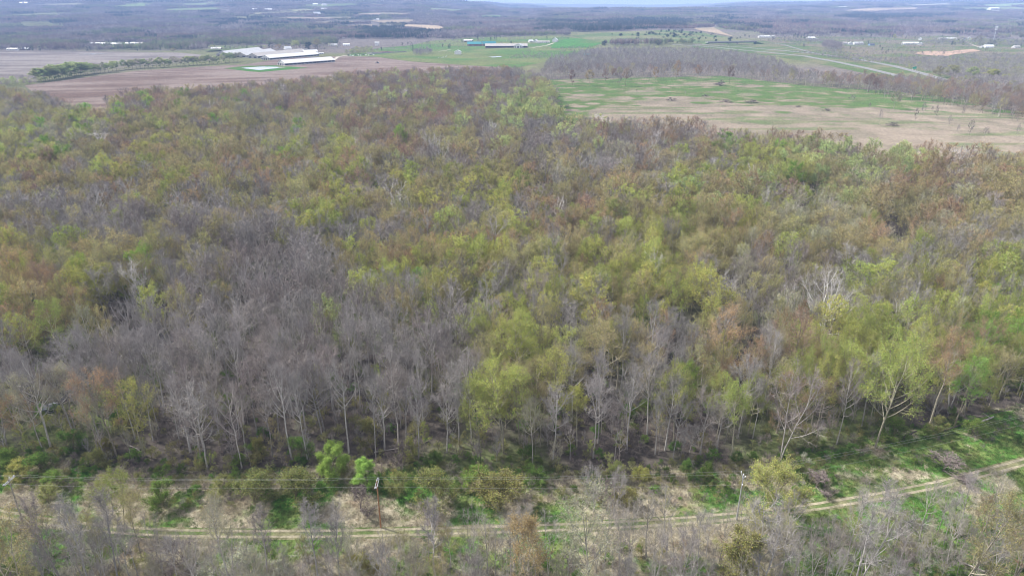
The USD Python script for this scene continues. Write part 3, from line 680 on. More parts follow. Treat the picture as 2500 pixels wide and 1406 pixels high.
# --- trees the photograph picks out, each with a label of its own: (px, foot row, top row, width px, kind, form, label)
HEROES = [
    (817, 1166, 1083, 86, 'bright_green', 'globe', 'larger vivid green rounded tree of the bright pair left of the middle pole', 3.0),
    (893, 1190, 1122, 58, 'bright_green', 'globe', 'smaller vivid green tree of the bright pair, nearest the middle pole', 3.0),
    (1230, 1105, 872, 150, 'yellow_green', 'fork', 'big golden-green tree standing out of the bare wood edge right of the middle pole', 1.3),
    (1262, 985, 760, 130, 'yellow_green', 'forest', 'tall fresh green tree directly behind the big golden-green one', 1.3),
    (1300, 1130, 975, 70, 'grey_green', 'slim', 'thin pale green tree at the foot of the big golden-green tree', 1.0),
    (1408, 1090, 940, 62, 'yellow_green', 'slim', 'small narrow yellow tree among bare trees, right of the big golden-green one', 1.1),
    (1350, 1130, 925, 84, 'bare_grey', 'forest', 'pale grey fan-shaped bare tree between the golden-green and the narrow yellow tree', 1.0),
    (852, 1105, 885, 92, 'bare_grey', 'slim', 'bare tree with a pale trunk straight above the vivid green pair', 1.0),
    (1122, 1090, 880, 80, 'bare_grey', 'slim', 'light grey bare tree with drooping lower twigs left of the golden-green tree', 1.0),
    (1583, 935, 735, 125, 'bare_grey', 'round', 'broad domed pale grey bare tree beside the dark swamp water', 1.0),
    (1290, 835, 655, 110, 'bare_mauve', 'fork', 'pale brushy bare tree rising behind the tall fresh green tree', 1.0),
    (1752, 965, 758, 140, 'orange', 'round', 'golden-brown rounded tree just right of the dark swamp water', 1.2),
    (1922, 985, 772, 150, 'rust', 'forest', 'big rust-orange tree in front of the white dead tree', 1.35),
    (1905, 1125, 895, 110, 'bare_mauve', 'fork', 'slender pinkish bare tree in front of the rust-orange tree', 1.0),
    (2003, 845, 672, 175, 'pale_snag', 'dead_fan', 'large bleached white dead tree with bare forking limbs', 1.0),
    (1912, 810, 685, 66, 'pale_snag', 'dead_fan', 'small bleached dead tree at the left shoulder of the large white dead tree', 1.0),
    (2135, 1095, 826, 175, 'yellow_green', 'fork', 'large yellow-green tree with several trunks at the wood edge on the right', 1.2),
    (2050, 960, 780, 110, 'yellow_green', 'round', 'soft green rounded tree right of the rust-orange tree', 1.2),
    (2330, 1040, 870, 95, 'bright_green', 'forest', 'brightest green tree in tiers along the right-hand wood edge', 1.0),
    (2268, 1045, 800, 90, 'orange', 'slim', 'tall peach-brown tree beside the tiered bright green tree', 1.0),
    (1785, 1120, 935, 95, 'yellow_green', 'slim', 'yellow-green leaning tree behind the right-hand pole', 1.2),
    (1590, 1010, 840, 120, 'olive', 'fork', 'yellowish tree with a thick leaning limb in front of the grey dome tree', 1.1),
    (1675, 1040, 880, 70, 'bright_green', 'slim', 'dark stemmed green tree beneath the golden-brown tree', 0.9),
    (125, 800, 640, 105, 'rust', 'round', 'salmon-orange rounded tree over the left part of the woods', 1.4),
    (150, 890, 735, 115, 'yellow_green', 'round', 'yellow-green tree in front of the salmon-orange tree', 1.2),
    (75, 870, 770, 90, 'orange', 'round', 'orange-brown tree by the left frame below the salmon-orange one', 1.2),
    (225, 760, 618, 66, 'bright_green', 'forest', 'mid green tree right of the salmon-orange tree', 1.2),
    (315, 750, 658, 50, 'bright_green', 'round', 'small lime green crown among grey trees beside the white snags on the left', 1.3),
    (362, 790, 630, 76, 'pale_snag', 'dead_fan', 'bleached bare snag standing up among the grey trees on the left', 1.0),
    (565, 800, 688, 50, 'olive', 'round', 'lone mustard yellow tree in the middle of the bare grey woods', 1.4),
    (590, 720, 615, 55, 'olive', 'round', 'mustard topped tree behind the bare grey woods', 1.3),
    (1036, 780, 650, 62, 'bright_green', 'forest', 'lime green tree bright against grey trees in the centre of the woods', 1.4),
    (1012, 800, 690, 50, 'yellow_green', 'forest', 'lime yellow tree touching the left of the central lime green tree', 1.2),
    (908, 790, 655, 60, 'pale_snag', 'snag', 'pale leafless snag left of the central lime green tree', 1.0),
    (1195, 870, 745, 50, 'bright_green', 'slim', 'narrow mid green tree left of the tall fresh green tree', 1.3),
    (820, 870, 755, 45, 'yellow_green', 'slim', 'small lime yellow tree in the bare grey woods above the vivid pair', 1.2),
    (1640, 780, 660, 70, 'bright_green', 'forest', 'bright green tree behind the grey dome tree', 1.2),
    (1080, 440, 330, 64, 'pale_snag', 'dead_fan', 'white branching snag high above the centre of the woods', 1.0),
    (1055, 425, 328, 40, 'pale_snag', 'snag', 'thinner white snag at the left of the high central one', 1.0),
    (905, 480, 378, 30, 'pale_snag', 'snag', 'thin white snag left of the two high central snags', 1.0),
    (1200, 370, 293, 66, 'pale_snag', 'dead_fan', 'whitish broad bare crown below the willows', 1.0),
    (1330, 400, 327, 42, 'bare_grey', 'round', 'whitish grey rounded bare crown below the willow group', 1.0),
    (1490, 640, 524, 46, 'pale_snag', 'snag', 'whitish bare crown in the olive woods right of centre', 1.0),
    (1742, 470, 380, 34, 'pale_snag', 'snag', 'white upright snag in the woods left of the right-hand willows', 1.0),
    (1445, 470, 372, 46, 'pale_snag', 'snag', 'cluster of thin white snags in the middle woods', 1.0),
    (2000, 545, 458, 70, 'bare_grey', 'round', 'dome-shaped greyish bare tree with pale trunks by the green clearing', 1.0),
    (1860, 560, 462, 46, 'pale_snag', 'slim', 'tall whitish bare tree left of the green clearing', 1.0),
    (2380, 850, 700, 110, 'grey_green', 'round', 'frosty grey-green domed tree on the right among fresh green ones', 1.3),
    (2195, 760, 614, 90, 'bare_grey', 'round', 'grey bushy bare crown above the white dead tree on its right', 1.0),
    (1930, 490, 395, 70, 'bright_green', 'round', 'dark green tree beside the green clearing', 1.3),
    (1830, 450, 350, 80, 'yellow_green', 'forest', 'fresh green tall tree left of the right-hand willows', 1.4),
    (565, 345, 275, 36, 'bright_green', 'forest', 'solid mid green tree in the far left woods', 1.4),
    (980, 400, 305, 36, 'bright_green', 'slim', 'green upright tree left of the high white snags', 1.2),
    (272, 300, 229, 16, 'bare_mauve', 'slim', 'lone bare tree at the wood edge by the ploughed field corner', 1.0),
    (2262, 425, 344, 62, 'rust', 'round', 'deep rust-brown rounded tree at the front of the straw meadow', 1.3),
    (1275, 310, 222, 50, 'willow', 'round', 'pale green willow, topmost of the willow group at the meadow corner', 1.4),
    (1330, 320, 238, 56, 'willow', 'round', 'pale green willow at the meadow corner, right side of the group', 1.4),
    (1240, 325, 248, 50, 'willow', 'round', 'pale green willow at the left of the meadow corner group', 1.4),
    (1285, 335, 256, 50, 'willow', 'round', 'pale green willow at the front of the meadow corner group', 1.4),
    (1345, 338, 258, 46, 'willow', 'round', 'pale green willow nearest the meadow grass', 1.4),
    (965, 290, 224, 46, 'willow', 'round', 'pale willow crown in the far woods left of the willow group', 1.3),
    (995, 285, 226, 34, 'willow', 'round', 'smaller pale willow crown in the far woods, right of a larger one', 1.3),
    (1188, 280, 206, 34, 'willow', 'forest', 'green upright willow above the willow group', 1.3),
    (2180, 450, 358, 80, 'willow', 'round', 'broad pale green willow in the right-hand woods near the meadow', 1.4),
    (2230, 460, 362, 60, 'willow', 'round', 'second broad willow touching the right of the first near the meadow', 1.4),
    (2110, 470, 380, 60, 'willow', 'round', 'pale green willow left of the broad pair near the meadow', 1.4),
    (1990, 490, 400, 56, 'willow', 'round', 'spreading willow right of the dark green clearing tree', 1.3),
    (2050, 495, 422, 40, 'willow', 'fork', 'pale flowering willow above the dome-shaped greyish tree', 1.2),
    # the corridor and the foreground
    (1885, 1268, 1136, 165, 'olive', 'globe', 'big yellow-green bushy tree covering the foot of the right-hand pole', 2.0),
    (305, 1300, 1158, 85, 'yellow_green', 'fork', 'thin golden-yellow tree beside the lane on the left', 0.9),
    (1450, 1250, 1128, 62, 'bare_grey', 'fork', 'light grey bare tree in the corridor grass, left of two', 1.0),
    (1498, 1258, 1150, 50, 'bare_grey', 'fork', 'smaller grey bare tree leaning in the corridor grass, right of two', 1.0),
    (1292, 1478, 1238, 120, 'orange', 'fork', 'golden-brown foreground tree in front of the lane', 2.2),
    (1430, 1480, 1205, 170, 'grey_green', 'fork', 'pale forked foreground tree with greenish buds before the lane', 0.9),
    (1065, 1440, 1205, 66, 'bare_grey', 'forest', 'pale bare foreground tree with a brush-shaped crown over the lane', 1.0),
    (565, 1440, 1212, 80, 'grey_green', 'slim', 'silvery-green sparse foreground tree over the lane on the left', 0.8),
    (165, 1450, 1210, 90, 'bare_mauve', 'fork', 'dark-limbed bare foreground tree at the left', 1.0),
    (240, 1470, 1200, 60, 'bare_grey', 'slim', 'tall thin bare foreground tree right of the dark-limbed one', 1.0),
    (295, 1440, 1205, 60, 'bare_grey', 'slim', 'twin-stemmed thin bare foreground tree below the golden-yellow tree', 1.0),
    (655, 1430, 1228, 50, 'bare_mauve', 'slim', 'dark thin bare foreground tree left of the middle pole', 1.0),
    (780, 1430, 1212, 60, 'bare_grey', 'slim', 'slender pale bare foreground tree just left of the middle pole', 1.0),
    (2075, 1480, 1178, 130, 'bare_grey', 'fork', 'tall grey bare foreground tree crossing the lane on the right', 1.0),
    (2330, 1470, 1180, 120, 'olive', 'fork', 'pale yellowish foreground tree on the right below the lane', 0.7),
    (2460, 1450, 1190, 100, 'orange', 'fork', 'peach-brown foreground tree in the right corner', 0.7),
    (1850, 1480, 1225, 110, 'bare_grey', 'fork', 'dark forked bare foreground tree left of the tall grey one', 1.0),
    (1800, 1450, 1285, 90, 'olive', 'bush', 'mustard bushy foreground tree below the right-hand pole', 0.9),
    (1650, 1460, 1275, 110, 'bare_grey', 'fork', 'fan-shaped grey bare foreground tree left of the mustard one', 1.0),
    (60, 1500, 1240, 130, 'olive', 'fork', 'olive twiggy foreground tree in the left corner', 0.9)]
taken = []
for n, (px, fy, ty, wpx, sp, form, lab, den) in enumerate(HEROES):
    p = G(px, fy)[0]
    h = max(top_z(ty, p[0], p[1]), 3.0)
    dep = project(p + [0, 0, h * 0.6])[2]
    wid = wpx * dep / FPX
    bark, twig, leaf, d0, lsz, tws, _ = SPECIES[sp]
    H, CR = FORMS[form][0], FORMS[form][2]
    lod = 'near' if p[1] < 260 else ('mid' if p[1] < 480 else 'far')
    g = np.random.default_rng(4000 + n)
    if sp == 'pale_snag':
        bark, twig, tws = (0.50, 0.48, 0.45), (0.46, 0.44, 0.42), 0.6
    sz = h / H
    if form in ('bush', 'globe'):
        leaf, lsz = np.array({'bright_green': (0.34, 0.47, 0.12), 'olive': (0.36, 0.37, 0.12)}[sp]), 0.5
        den *= 1.9
    tr, cr = grow(form, lod, g, bark, twig, leaf, d0 * den, lsz, tws, spread=float(np.clip(wid / 2 / sz, CR * 0.4, CR * 1.9)))
    s = sz
    x = thing({'bare_grey': 'bare_tree', 'bare_mauve': 'bare_tree', 'pale_snag': 'dead_tree', 'willow': 'willow_tree'}.get(sp, 'leafing_tree'), (p[0], p[1], p[2] - 0.05), g.uniform(0, 6.28), lab, 'dead tree' if sp == 'pale_snag' else 'tree', None, scale=(s, s, sz))
    for nm, geo, mat in (('trunk', tr, 'bark_look'), ('crown', cr, 'crown_look')):
        mm, t, l = geo.mesh()
        obj(nm, mm, mat, x, tint=t, leafy=l)
    taken.append((p[0], p[1], max(wid * 0.33, 1.5)))
TAKEN = np.array(taken)

def free_of_heroes(q):
    d = np.hypot(q[:, None, 0] - TAKEN[None, :, 0], q[:, None, 1] - TAKEN[None, :, 1])
    return (d > TAKEN[None, :, 2]).all(1)

g = np.random.default_rng(11)
pts = np.vstack([jittered(WOODS.intersection(Polygon([(-900, 0), (900, 0), (900, 300), (-900, 300)])), 6.6, g), jittered(WOODS.intersection(Polygon([(-1500, 300), (1500, 300), (1500, 1500), (-1500, 1500)])), 9.2, g)])
bad = np.zeros(len(pts), bool)
for c in CLEARINGS + POOLS:
    bad |= contains_xy(c, pts[:, 0], pts[:, 1])
pts = pts[~bad & free_of_heroes(pts)]
px, py, dep = project(np.c_[pts, np.full(len(pts), 16.0)])
inside = (px > -140) & (px < 2640) & (py < 1520)
pts, px, py = pts[inside], px[inside], py[inside]
sp = pick_species(px, py, pts, g)
# a few pale snags stand anywhere
sp = np.where((g.random(len(sp)) < 0.012) & (py < 900), S.index('pale_snag'), sp)
hs = g.uniform(0.74, 1.16, len(pts)) * (0.94 + 0.2 * meshkit.noise(np.c_[pts / 45, np.zeros(len(pts))], 77))
ws = hs * g.uniform(0.75, 1.3, len(pts)) * np.interp(pts[:, 1], [150, 210, 330], [0.86, 1.0, 1.28])
wr = ws / hs / np.interp(pts[:, 1], [150, 210, 330], [0.86, 1.0, 1.28])
rz = g.uniform(0, 2 * np.pi, len(pts))
lod = np.where(pts[:, 1] < 170, 0, np.where(pts[:, 1] < 290, 1, 2))
LN = ['near', 'mid', 'far']
KINDNAME = {'bare_grey': ('bare_tree', 'bare tree'), 'bare_mauve': ('bare_tree', 'bare tree'), 'pale_snag': ('dead_tree', 'dead tree'), 'olive': ('budding_tree', 'budding tree'), 'grey_green': ('budding_tree', 'budding tree'),
            'yellow_green': ('leafing_tree', 'green tree'), 'bright_green': ('leafing_tree', 'green tree'), 'willow': ('leafing_tree', 'green tree'), 'orange': ('russet_tree', 'russet tree'), 'rust': ('russet_tree', 'russet tree')}
LOOKS_LIKE = {'bare_grey': 'leafless grey tree', 'bare_mauve': 'leafless brownish-mauve tree', 'pale_snag': 'thin bleached dead tree', 'olive': 'olive-brown budding tree', 'grey_green': 'pale green-budded greyish tree',
              'yellow_green': 'fresh yellow-green tree', 'bright_green': 'bright green tree', 'willow': 'soft pale green willow-like tree', 'pale_sapling': 'thin pale leafless tree', 'orange': 'orange-brown budding tree', 'rust': 'rusty red-brown budding tree'}
def zone(px, py):
    if py > 760:
        side = 'bare grey woods left of the vivid green pair' if px < 780 else ('woods behind the middle pole' if px < 1150 else ('mixed wood edge between the golden-green tree and the right-hand pole' if px < 1750 else 'greening wood edge beyond the lane, right of the right-hand pole'))
        return side
    if py > 520:
        return 'grey middle woods around the salmon-orange tree' if px < 800 else ('central woods around the lime green tree' if px < 1500 else 'woods around the large white dead tree')
    return 'far left woods below the ploughed field' if px < 800 else ('far central woods below the willow group' if px < 1500 else 'far woods in front of the straw meadow')
CUT = re.compile(r"( beside| at the| in the| among| standing| behind| between| straight| rising| just| directly| in front| over | right of| left of| below| against| along| bright against| touching| high | near| covering| with | nearest| leaning| above| on the| by the| of the| crossing|,).*")
SHORT = [CUT.sub('', h[6]) for h in HEROES]
OK_HERO = np.array([SHORT.count(s) == 1 and len(s.split()) <= 7 and h[1] < 1120 for s, h in zip(SHORT, HEROES)])
HP = np.array([(h[0], (h[1] + h[2]) / 2) for h in HEROES], float)
FRONT_HERO = np.array([SHORT.count(s) == 1 and h[1] > 1240 for s, h in zip(SHORT, HEROES)])
def sized(tall, ratio):
    return ('tall ' if tall > 1.04 else ('short ' if tall < 0.84 else '')) + ('broad ' if ratio > 1.18 else ('narrow ' if ratio < 0.86 else ''))
def worded(size, look, where):
    while len((size + look + ' ' + where).split()) > 16 and size:
        size = ' '.join(size.split()[1:]) + (' ' if len(size.split()) > 1 else '')
    return size + look + ' ' + where
def beside(px, py, ok=None):
    d = np.hypot(HP[:, 0] - px, (HP[:, 1] - py) * 1.6) + np.where(OK_HERO if ok is None else ok, 0, 1e9)
    k = int(np.argmin(d))
    dx, dy = px - HP[k, 0], (py - HP[k, 1]) * 1.6
    far = 'some way ' if d[k] > 130 else ('' if d[k] > 60 else 'close ')
    rel = ('right of' if dx > 0 else 'left of') if abs(dx) > abs(dy) else ('in front of' if dy > 0 else 'behind')
    return f'{far}{rel} the {SHORT[k]}'
budget = {}
vis = (px > -20) & (px < 2520) & (py < 1420)
order = np.argsort(pts[:, 1])
rest = []
for k in order:
    s = S[sp[k]]
    nm, cat = KINDNAME[s]
    if vis[k] and budget.get(nm, 0) < 295:
        budget[nm] = budget.get(nm, 0) + 1
        path, H, CR = KIND[s, LN[lod[k]], int(g.random() < 0.25) if lod[k] == 0 else int(g.integers(0, 3))]
        lab = worded(sized(hs[k], wr[k]), LOOKS_LIKE[s], beside(px[k], py[k]))
        f = 20.5 / H
        instance(nm, path, (pts[k, 0], pts[k, 1], 0), rz[k], (ws[k] * (1 if f < 1.15 else 0.95), ws[k] * (1 if f < 1.15 else 0.95), hs[k] * f), lab, cat, LOOKS_LIKE[s] + 's of the ' + zone(px[k], py[k]))
    else:
        rest.append(k)

def tree_mass(name, pts, sp, lod, hs, ws, rz, label, g, kind='stuff'):
    protos, idx, sc = [], [], []
    at = {}
    for k in range(len(pts)):
        key = (S[sp[k]], LN[lod[k]], int(g.integers(0, 2 if lod[k] == 0 else 3)))
        if key not in at:
            at[key] = len(protos)
            protos.append(KIND[key][0])
        idx.append(at[key])
        f = 20.5 / KIND[key][1]
        sc.append((ws[k], ws[k], hs[k] * f))
    z = hgt(pts[:, 0], pts[:, 1])
    return scatter(name, protos, idx, np.c_[pts, z - 0.05], rz, sc, label, kind)
rest = np.array(rest)
tree_mass('woodland', pts[rest], sp[rest], lod[rest], hs[rest], ws[rest], rz[rest], 'the rest of the mixed spring woods, crowns merging into one canopy', g)
print('trees', len(pts), budget)

# --- tree belts beyond the woods
def band(name, pix, step, hmin, hmax, mixv, label, seed, wide=1.0, lod=2):
    g = np.random.default_rng(seed)
    q = jittered(world_poly(pix, rough=4, seed=seed), step, g)
    for k in ('road', 'pond', 'highway'):
        for a in AREAS.get(k, []):
            q = q[~contains_xy(a, q[:, 0], q[:, 1])]
    s = g.choice(len(S), len(q), p=mixv)
    h = g.uniform(hmin, hmax, len(q)) / 20.5
    return tree_mass(name, q, s, np.full(len(q), lod), h, h * g.uniform(1.0, 1.35, len(q)) * wide, g.uniform(0, 6.28, len(q)), label, g)
band('tree_belt', [(1325, 196), (1450, 192), (1600, 190), (1760, 188), (1900, 204), (2000, 214), (2000, 200), (1900, 188), (1760, 176), (1600, 176), (1450, 176), (1330, 178)], 12, 13, 19, mix(M=.45, G=.4, U=.08, O=.07), 'grey and mauve bare trees in a belt along the far side of the meadow', 201)
band('tree_belt', [(1330, 178), (1450, 176), (1600, 176), (1760, 176), (1900, 186), (1960, 186), (1900, 156), (1790, 137), (1700, 127), (1520, 125), (1450, 130), (1390, 142), (1335, 155)], 10, 9, 15, mix(G=.62, M=.33, D=.05), 'grey bare woods between the meadow and the highway', 202)
band('tree_belt', [(2000, 216), (2110, 222), (2160, 240), (2300, 256), (2400, 280), (2520, 306), (2720, 352), (2720, 280), (2500, 240), (2380, 226), (2250, 214), (2110, 205), (2010, 202)], 10.5, 13, 20, mix(U=.32, M=.36, R=.12, G=.12, O=.08), 'rusty and mauve bare trees in a belt along the right side of the meadow', 203)
band('scrub', [(2030, 143), (2110, 152), (2180, 165), (2262, 184), (2350, 203), (2500, 222), (2700, 250), (2700, 160), (2500, 152), (2330, 150), (2180, 152), (2090, 144)], 8.5, 5, 9, mix(G=.6, M=.2, D=.15, Y=.05), 'grey bare scrub right of the highway', 204, 1.6)
band('scrub', [(1985, 136), (2060, 148), (2100, 158), (2100, 150), (2040, 139)], 9, 3, 6, mix(G=.7, M=.3), 'low grey scrub beside the highway bend', 206, 1.6)
band('scrub', [(1930, 128), (1990, 137), (2060, 147), (2120, 156), (2150, 150), (2100, 140), (2060, 130), (2030, 122), (2000, 128)], 9, 3, 7, mix(G=.65, M=.25, O=.1), 'low grey scrub on the far side of the highway', 211, 1.7)
band('scrub', [(2150, 152), (2300, 150), (2500, 152), (2600, 150), (2600, 138), (2420, 136), (2320, 142), (2200, 144)], 9, 4, 8, mix(G=.6, M=.25, D=.15), 'grey bushes below the bare earth on the right', 212, 1.6)
band('grove', [(1900, 102), (1960, 98), (2010, 100), (2020, 106), (1960, 106)], 10, 5, 10, mix(G=.5, M=.2, D=.3), 'small trees along the road right of the overpass', 213, 1.4)
band('grove', [(2240, 108), (2300, 100), (2420, 103), (2520, 104), (2520, 116), (2450, 116), (2330, 112)], 13, 6, 12, mix(G=.45, D=.35, Y=.12, C=.08), 'trees round the houses by the curving driveway', 214, 1.4)
band('grove', [(2010, 119), (2015, 108), (2040, 112), (2058, 116), (2050, 124), (2025, 124)], 8, 11, 16, mix(M=1), 'round grove of mauve bare trees right of the slip road', 205, 1.4)
band('grove', [(1005, 136), (1010, 130), (1050, 127), (1058, 133), (1030, 138)], 9, 8, 13, mix(G=.8, M=.2), 'small grove of grey bare trees in the green pasture left of the white shed', 207, 1.3)
band('grove', [(840, 134), (860, 125), (905, 121), (912, 128), (880, 135)], 9, 7, 11, mix(D=.4, O=.3, W=.3), 'grove of greenish trees by the end of the dairy barns', 208, 1.3)
band('grove', [(1540, 105), (1560, 96), (1600, 97), (1615, 105), (1580, 108)], 12, 4, 7, mix(G=.7, M=.3), 'low grey thicket at the foot of the juniper hill', 209, 1.7)
band('thicket', [(0, 214), (100, 208), (110, 200), (60, 199), (0, 206), (-150, 212)], 9, 6, 10, mix(W=.5, D=.3, G=.2), 'greenish thicket at the left end of the hedgerow', 210, 1.4)

def sprinkle(pix, n, hmin, hmax, mixv, label, seed, wide=1.3):
    g = np.random.default_rng(seed)
    poly = world_poly(pix)
    x0, y0, x1, y1 = poly.bounds
    q = np.c_[g.uniform(x0, x1, n * 6), g.uniform(y0, y1, n * 6)]
    q = q[contains_xy(poly, q[:, 0], q[:, 1])]
    q = q[fbm2(q, 70, seed) > 0.45][:n]
    for a in AREAS.get('road', []):
        q = q[~contains_xy(a, q[:, 0], q[:, 1])]
    h = g.uniform(hmin, hmax, len(q)) / 20.5
    return tree_mass('scattered_trees', q, g.choice(len(S), len(q), p=mixv), np.full(len(q), 2), h, h * g.uniform(0.9, 1.4, len(q)) * wide, g.uniform(0, 6.28, len(q)), label, g)
sprinkle([(1850, 104), (1900, 93), (2100, 90), (2300, 90), (2500, 98), (2500, 145), (2300, 140), (2150, 146), (2050, 128)], 1100, 3, 10, mix(G=.45, M=.2, D=.2, Y=.1, C=.05), 'scattered trees and bushes round the houses on the right', 301)
sprinkle([(1830, 98), (1870, 88), (2000, 86), (2200, 88), (2260, 96), (2040, 100)], 320, 7, 14, mix(G=.5, M=.3, D=.12, C=.08), 'trees along the foot of the far right woods', 302)
sprinkle([(860, 130), (940, 116), (1050, 104), (1150, 96), (1340, 90), (1400, 98), (1330, 112), (1100, 122), (900, 132)], 260, 4, 11, mix(G=.5, M=.2, D=.2, C=.1), 'scattered trees round the teal-roofed farm', 303)
sprinkle([(1340, 148), (1420, 132), (1520, 112), (1300, 122), (1230, 150)], 320, 2.5, 7, mix(G=.7, M=.3), 'grey bushes in the rough pasture behind the meadow', 304)
sprinkle([(480, 128), (540, 118), (830, 114), (840, 126), (640, 124)], 220, 5, 13, mix(G=.4, M=.2, D=.25, Y=.05, C=.1), 'trees round the back of the dairy barns', 305)
sprinkle([(0, 127), (0, 112), (480, 110), (500, 126), (250, 126)], 420, 5, 13, mix(G=.45, M=.15, D=.25, C=.15), 'trees between the far row of houses and the pale field', 306)
for sp_ in ('rust', 'orange', 'bare_mauve', 'bare_grey', 'grey_green', 'willow', 'olive', 'yellow_green', 'conifer'):
    b_, t_, l_, d_, z_, w_, f_ = SPECIES[sp_]
    for v_ in range(2):
        form_ = 'cone' if sp_ == 'conifer' else ('round', 'forest')[v_]
        KIND[sp_, 'lone', v_] = (plant_kind(f'{sp_}_lone_{v_}', *grow(form_, 'lone', np.random.default_rng(2200 + v_), b_ * 0.8, t_ * 0.9, None if l_ is None else l_ * 0.9, d_, z_, w_)), FORMS[form_][0], FORMS[form_][2])
def lone(px, fy, ty, sp, name, label, cat, wpx=None, group=None, vi=0):
    p = G(px, fy)[0]
    h = max(top_z(ty, p[0], p[1]) - p[2], 1.5)
    lodn = 'near' if p[1] < 200 else ('mid' if p[1] < 480 else 'far')
    path, H, CR = KIND[(sp, 'lone', vi % 2) if (sp, 'lone', 0) in KIND and (wpx or 9) > 7 else (sp, lodn, vi % 3)]
    s = h / H if wpx is None else wpx / 2 * project(p + [0, 0, h / 2])[2] / FPX / (CR * 1.05)
    return instance(name, path, (p[0], p[1], p[2] - 0.05), (px * 7.3) % 6.28, (s, s, h / H), label, cat, group)

for k, (px, fy, ty, sp, w, lab) in enumerate([
        (1397, 209, 171, 'rust', 22, 'rounded brown tree at the left end of the row in the green meadow'), (1440, 210, 171, 'orange', 30, 'broad brown tree, second from the left of the row in the green meadow'), (1478, 199, 168, 'rust', 20, 'pinkish red tree set back in the meadow row'),
        (1497, 196, 168, 'orange', 20, 'pale brown tree set back behind the meadow row'), (1511, 210, 170, 'bare_mauve', 22, 'grey-brown tree near the middle of the meadow row'), (1527, 211, 167, 'rust', 26, 'tall brown tree right of the middle of the meadow row'),
        (1538, 203, 170, 'bare_mauve', 18, 'bare tree touching the right of the tall brown one in the meadow row'), (1584, 202, 176, 'bare_grey', 14, 'small bare tree alone in the meadow right of the row'), (1600, 196, 164, 'orange', 22, 'slim brown tree at the back edge of the meadow'),
        (1636, 192, 150, 'bare_mauve', 24, 'tall brownish tree at the back of the meadow'), (1652, 193, 148, 'orange', 24, 'taller brown tree at the back of the meadow, right of its twin'), (1702, 196, 160, 'orange', 24, 'rounded brown tree by the dead grass patch at the back of the meadow'),
        (1761, 211, 194, 'bare_mauve', 20, 'low spreading bare tree on the pale patch at the back of the meadow'), (1780, 205, 162, 'rust', 24, 'reddish tree at the left end of the long belt'), (1554, 233, 217, 'bare_mauve', 6, 'little bare stem standing in the large round dead patch'),
        (2120, 226, 182, 'rust', 46, 'dark red-brown round tree at the start of the right-hand belt'), (2081, 248, 231, 'bare_grey', 22, 'low bushy bare tree on the straw meadow'), (2181, 268, 222, 'grey_green', 30, 'largest lone budding tree in the straw meadow'),
        (2122, 266, 250, 'bare_mauve', 9, 'small dark bare tree left of the largest meadow tree'), (2147, 304, 268, 'bare_grey', 12, 'thin pale bare tree in front of the largest meadow tree'), (2234, 296, 263, 'bare_mauve', 14, 'leftmost of three upright bare trees in the straw meadow'),
        (2252, 286, 250, 'bare_grey', 14, 'middle one of three upright bare trees in the straw meadow'), (2284, 289, 256, 'bare_mauve', 12, 'rightmost of three upright bare trees in the straw meadow'), (2276, 273, 260, 'bare_mauve', 8, 'tiny bare tree behind the three upright ones'),
        (2316, 308, 280, 'bare_grey', 12, 'slim bare tree right of the three upright meadow trees'), (2349, 288, 262, 'bare_mauve', 10, 'small bare tree near the right-hand belt'), (2366, 330, 292, 'bare_mauve', 22, 'spreading bare tree low on the right of the straw meadow'),
        (2402, 338, 310, 'bare_mauve', 20, 'bushy bare tree right of the spreading one'), (2482, 333, 300, 'bare_grey', 12, 'thin bare tree at the right edge of the straw meadow'), (2338, 326, 305, 'bare_grey', 9, 'faint small bare tree left of the spreading one'),
        (1672, 235, 222, 'bare_grey', 5, 'thin upright sapling in the green meadow'), (2068, 228, 214, 'bare_mauve', 5, 'thin sapling at the edge of the belt'), (1385, 268, 252, 'bare_mauve', 12, 'dark bare bush tree by the meadow corner willows'),
        (1473, 112, 101, 'conifer', 12, 'single dark conifer-like tree by the country road'), (1606, 110, 99, 'conifer', 14, 'dark rounded tree on the country road below the juniper hill'), (425, 131, 118, 'olive', 18, 'round yellowish tree left of the dairy barns'),
        (680, 123, 109, 'orange', 22, 'brownish round tree behind the dairy barns'), (725, 122, 100, 'willow', 26, 'large grey-green tree behind the dairy barns'), (775, 120, 96, 'olive', 26, 'pale green round tree on the road behind the dairy barns'), (752, 121, 104, 'conifer', 18, 'dark green tree between the two big trees behind the dairy barns'),
        (2290, 190, 162, 'olive', 30, 'yellowish round tree right of the highway sign'), (2325, 192, 160, 'olive', 40, 'broad olive tree right of the highway'), (2372, 190, 164, 'willow', 40, 'wide grey-green tree right of the highway'), (2425, 192, 170, 'yellow_green', 40, 'fresh green round tree near the right edge beyond the belt'),
        (2331, 98, 80, 'grey_green', 16, 'pale green tree behind the long white house'), (2384, 112, 88, 'grey_green', 24, 'grey-green tree by the driveway'), (2182, 98, 84, 'yellow_green', 12, 'light green tree by the far house right of the grove')]):
    lone(px, fy, ty, sp, 'lone_tree', lab, 'tree', w, None, k)

